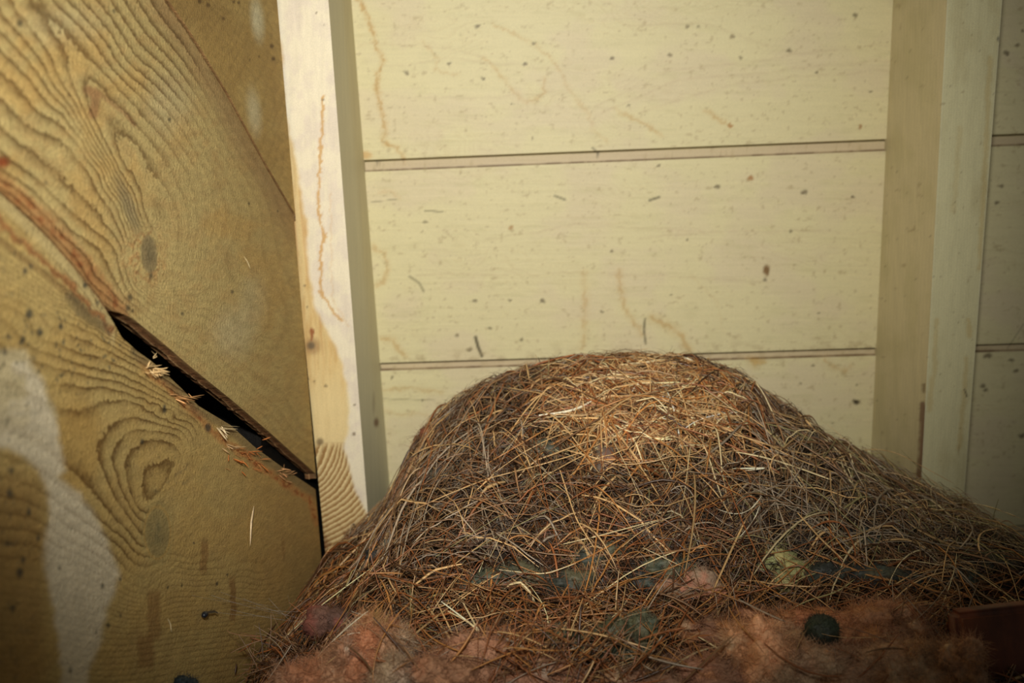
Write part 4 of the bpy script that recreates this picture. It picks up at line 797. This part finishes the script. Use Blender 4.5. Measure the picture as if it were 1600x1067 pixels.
# loose straws over the insulation, part of the nest's apron
def apron():
    rng = np.random.default_rng(77); mb = MB()
    def field(n, cx, cy, sx, sy, d0, d1, ln, rad, pal, curl=1.0):
        px = rng.normal(cx, sx, n); py = rng.normal(cy, sy, n); dep = rng.uniform(d0, d1, n); u, v = ray(px, py); c = np.stack([u * dep, dep, v * dep], 1)
        K = 7; a = rng.uniform(-.5, .5, n) + rng.choice([0, .7, -.7, 1.3], n); dirv = np.stack([np.cos(a), rng.normal(0, .35, n), np.sin(a)], 1); dirv /= np.linalg.norm(dirv, axis=1, keepdims=True); l = rng.uniform(*ln, n)
        s = np.linspace(-.5, .5, K)[None, :, None]; bend = rng.normal(size=(n, 1, 3)) * .22 * curl
        P = c[:, None] + dirv[:, None] * s * l[:, None, None] + bend * (s ** 2 - .1) * l[:, None, None]
        lim = wallx(P[..., 1], P[..., 2]) + .004; P[..., 0] = np.maximum(P[..., 0], lim)
        tubes(mb, P, rng.uniform(*rad, n), mixpal(pal, n, rng), .4, 4, .4, rng)
    dk = {'rust': 4, 'brown': 4, 'dark': 2, 'amber': 2.5, 'tan': 2, 'grey': 1}
    field(520, 860, 1035, 110, 26, .575, .625, (.02, .06), (.0003, .0009), dk)
    field(160, 990, 975, 70, 18, .645, .675, (.02, .06), (.0003, .0008), dk)
    field(260, 700, 960, 70, 30, .67, .70, (.02, .06), (.0003, .0008), dk)
    field(110, 1180, 950, 90, 14, .66, .69, (.02, .07), (.0002, .0007), dk)
    field(36, 1300, 1030, 130, 26, .585, .60, (.015, .05), (.0002, .0007), dk)
    field(120, 1460, 975, 30, 36, .63, .66, (.015, .05), (.0003, .0007), dk)
    field(160, 440, 1030, 30, 22, .66, .70, (.012, .04), (.0003, .0008), {'dark': 3, 'brown': 4, 'rust': 2, 'grey': 1})
    field(30, 590, 1000, 40, 30, .59, .60, (.008, .03), (.0001, .0003), {'tan': 3, 'pale': 2, 'brown': 2})
    o = mb.build('straw', M_STRAW, NEST); o['kind'] = 'stuff'; o['label'] = 'loose straw spilling forward over the insulation'
apron()

# ================================================================== REDDISH BLOCK
M = NT('red_stained_wood'); n1 = M.noise(1, 5, sc3=(70, 70, 16)); n2 = M.noise(60, 4)
cr = M.n('ShaderNodeValToRGB'); M.lk(n1, cr.inputs[0]); cr.color_ramp.elements[0].position = .3; cr.color_ramp.elements[0].color = (*C(70, 34, 20), 1); cr.color_ramp.elements[1].position = .7; cr.color_ramp.elements[1].color = (*C(122, 62, 34), 1)
M.lk(M.mul(cr.outputs[0], M.rng(n2, .3, .7, .75, 1.2)), M.b.inputs['Base Color']); M.b.inputs['Roughness'].default_value = .6; M.bump(n1, .0006)
def block():
    import bmesh
    bm = bmesh.new(); bmesh.ops.create_cube(bm, size=1.0)
    for v in bm.verts: v.co = Vector((v.co.x * .17, v.co.y * .016, v.co.z * .125))
    bmesh.ops.bevel(bm, geom=bm.edges[:], offset=.0035, segments=3, affect='EDGES')
    bmesh.ops.subdivide_edges(bm, edges=bm.edges[:], cuts=2, use_grid_fill=True)
    for v in bm.verts:
        n = (float(fbm(v.co.x * 60, v.co.z * 60 + v.co.y * 50, 3)) - .5) * .0022; v.co += v.normal * n
    me = bpy.data.meshes.new('wooden_block'); bm.to_mesh(me); bm.free(); me.materials.append(M.m)
    for p in me.polygons: p.use_smooth = True
    o = bpy.data.objects.new('wooden_block', me); COL.objects.link(o); o.location = (.3720, .622, -.228); o.rotation_euler = (0, math.radians(-5), math.radians(3))
    tag(o, 'dark reddish-brown wooden block at the lower right edge beside the insulation', 'wooden block')
block()

# ================================================================== small things on the planks
rng = np.random.default_rng(3)
def sliver(name, pts, r, rgb, label, cat, group=None, off=.0025, parent=None):
    p = np.array(pts, float); K = 9; s = np.linspace(0, 1, len(p)); t = np.linspace(0, 1, K); q = np.stack([np.interp(t, s, p[:, 0]), np.interp(t, s, p[:, 1])], 1)
    P = on_wall(q[:, 0], q[:, 1], off); mb = MB(); tubes(mb, P[None], np.array([r]), C(*rgb)[None], .4, 5, .9, rng); o = mb.build(name, M_STRAW, parent)
    if parent is None: tag(o, label, cat, group)
    return o
sliver('straw_sliver', [(397, 790), (393, 815), (391, 853)], .0011, (236, 208, 166), 'long pale upright straw sliver stuck to the lowest bare plank', 'straw')
sliver('straw_sliver', [(262, 966), (266, 975), (268, 988)], .0007, (226, 206, 160), 'short pale straw sliver near the bottom of the lowest bare plank', 'straw')
sliver('straw_sliver', [(381, 400), (387, 410), (391, 420)], .0006, (230, 210, 160), 'tiny pale straw sliver on the middle bare plank', 'straw')
sliver('straw_sliver', [(236, 548), (246, 557), (238, 560), (246, 550)], .0004, (220, 190, 140), 'thin curl of fibre bridging the dark gap between planks', 'straw')
def splinters(cx, cy, n, spread, ln, rgb, label, r=(.0003, .0008)):
    N = n; px = rng.normal(cx, spread, N); py = rng.normal(cy, spread * .6, N); a = rng.normal(.5, .9, N); l = rng.uniform(*ln, N); K = 5; s = np.linspace(0, 1, K)
    qx = px[:, None] + np.cos(a)[:, None] * s * l[:, None]; qy = py[:, None] + np.sin(a)[:, None] * s * l[:, None] * 1.0
    P = on_wall(qx, qy); P[..., 0] += .0008 + s[None] * rng.uniform(.0005, .006, (N, 1)); mb = MB(); tubes(mb, P, rng.uniform(*r, N), np.clip(np.ones((N, 3)) * C(*rgb) * rng.uniform(.8, 1.15, (N, 1)), 0, 1), .35, 4, .7, rng)
    o = mb.build('splinter_tuft', M_STRAW, None); tag(o, label, 'wood splinter', 'torn wood fibres along the plank gap')
splinters(236, 578, 26, 5, (6, 16), (232, 196, 140), 'frayed pale splinter tuft, the uppermost on the lowest plank edge')
splinters(344, 668, 10, 4, (10, 24), (238, 214, 170), 'whitish splinter tuft halfway along the plank gap')
splinters(356, 697, 9, 5, (6, 14), (226, 190, 140), 'small cream splinter tuft just below the whitish one')
splinters(280, 620, 10, 6, (8, 22), (228, 170, 110), 'sparse orange splinter tuft between frayed and whitish tufts')
splinters(385, 716, 34, 16, (5, 14), (206, 126, 66), 'orange splinter tuft of torn wood in the lower half of the gap edge', (.0002, .0006))
splinters(440, 738, 12, 9, (5, 14), (214, 160, 110), 'scattered splinter tuft nearest the left rafter')
# dark speck with a wing-like flap, on the lowest plank
def speck():
    V, Q = ico(2); c = on_wall(320, 960, .003); V = V * np.array([.0022, .0034, .0022]) + c; mb = MB(); mb.raw(V, Q, col=C(28, 34, 44)); b = mb.build('dead_fly', M_STRAW, None)
    tag(b, 'tiny black dead fly on the lowest plank beneath the brown run marks', 'fly')
    q = np.array([[(322, 955), (335, 953), (341, 957)], [(324, 959), (336, 957), (340, 959)]], float); P = on_wall(q[..., 0], q[..., 1], .0045); m = MB(); m.grid(P, False, col=C(90, 84, 70)); m.build('wing', M_STRAW, b)
speck()
def web():
    mb = MB(); A = [((330, 930), (470, 965)), ((345, 925), (440, 950)), ((380, 935), (500, 975)), ((400, 948), (470, 955)), ((360, 952), (480, 972)), ((420, 935), (478, 990)), ((330, 955), (440, 962)), ((300, 930), (420, 945)), ((450, 930), (462, 985))]
    P = []
    for (a, b) in A:
        p = on_wall(*a, .001); u, v = ray(*b); d = .74; q = np.array([u * d, d, v * d]); s = np.linspace(0, 1, 8)[:, None]; w_ = p * (1 - s) + q * s; w_[:, 2] -= (s * (1 - s))[:, 0] * .006; P.append(w_)
    tubes(mb, np.array(P), np.full(len(P), .00007), np.ones((len(P), 3)) * .5, 1, 3, 0, rng)
    tag(mb.build('cobweb', M_STRAW, None), 'faint cobweb threads strung from the lowest plank to the maroon clump', 'cobweb')
web()
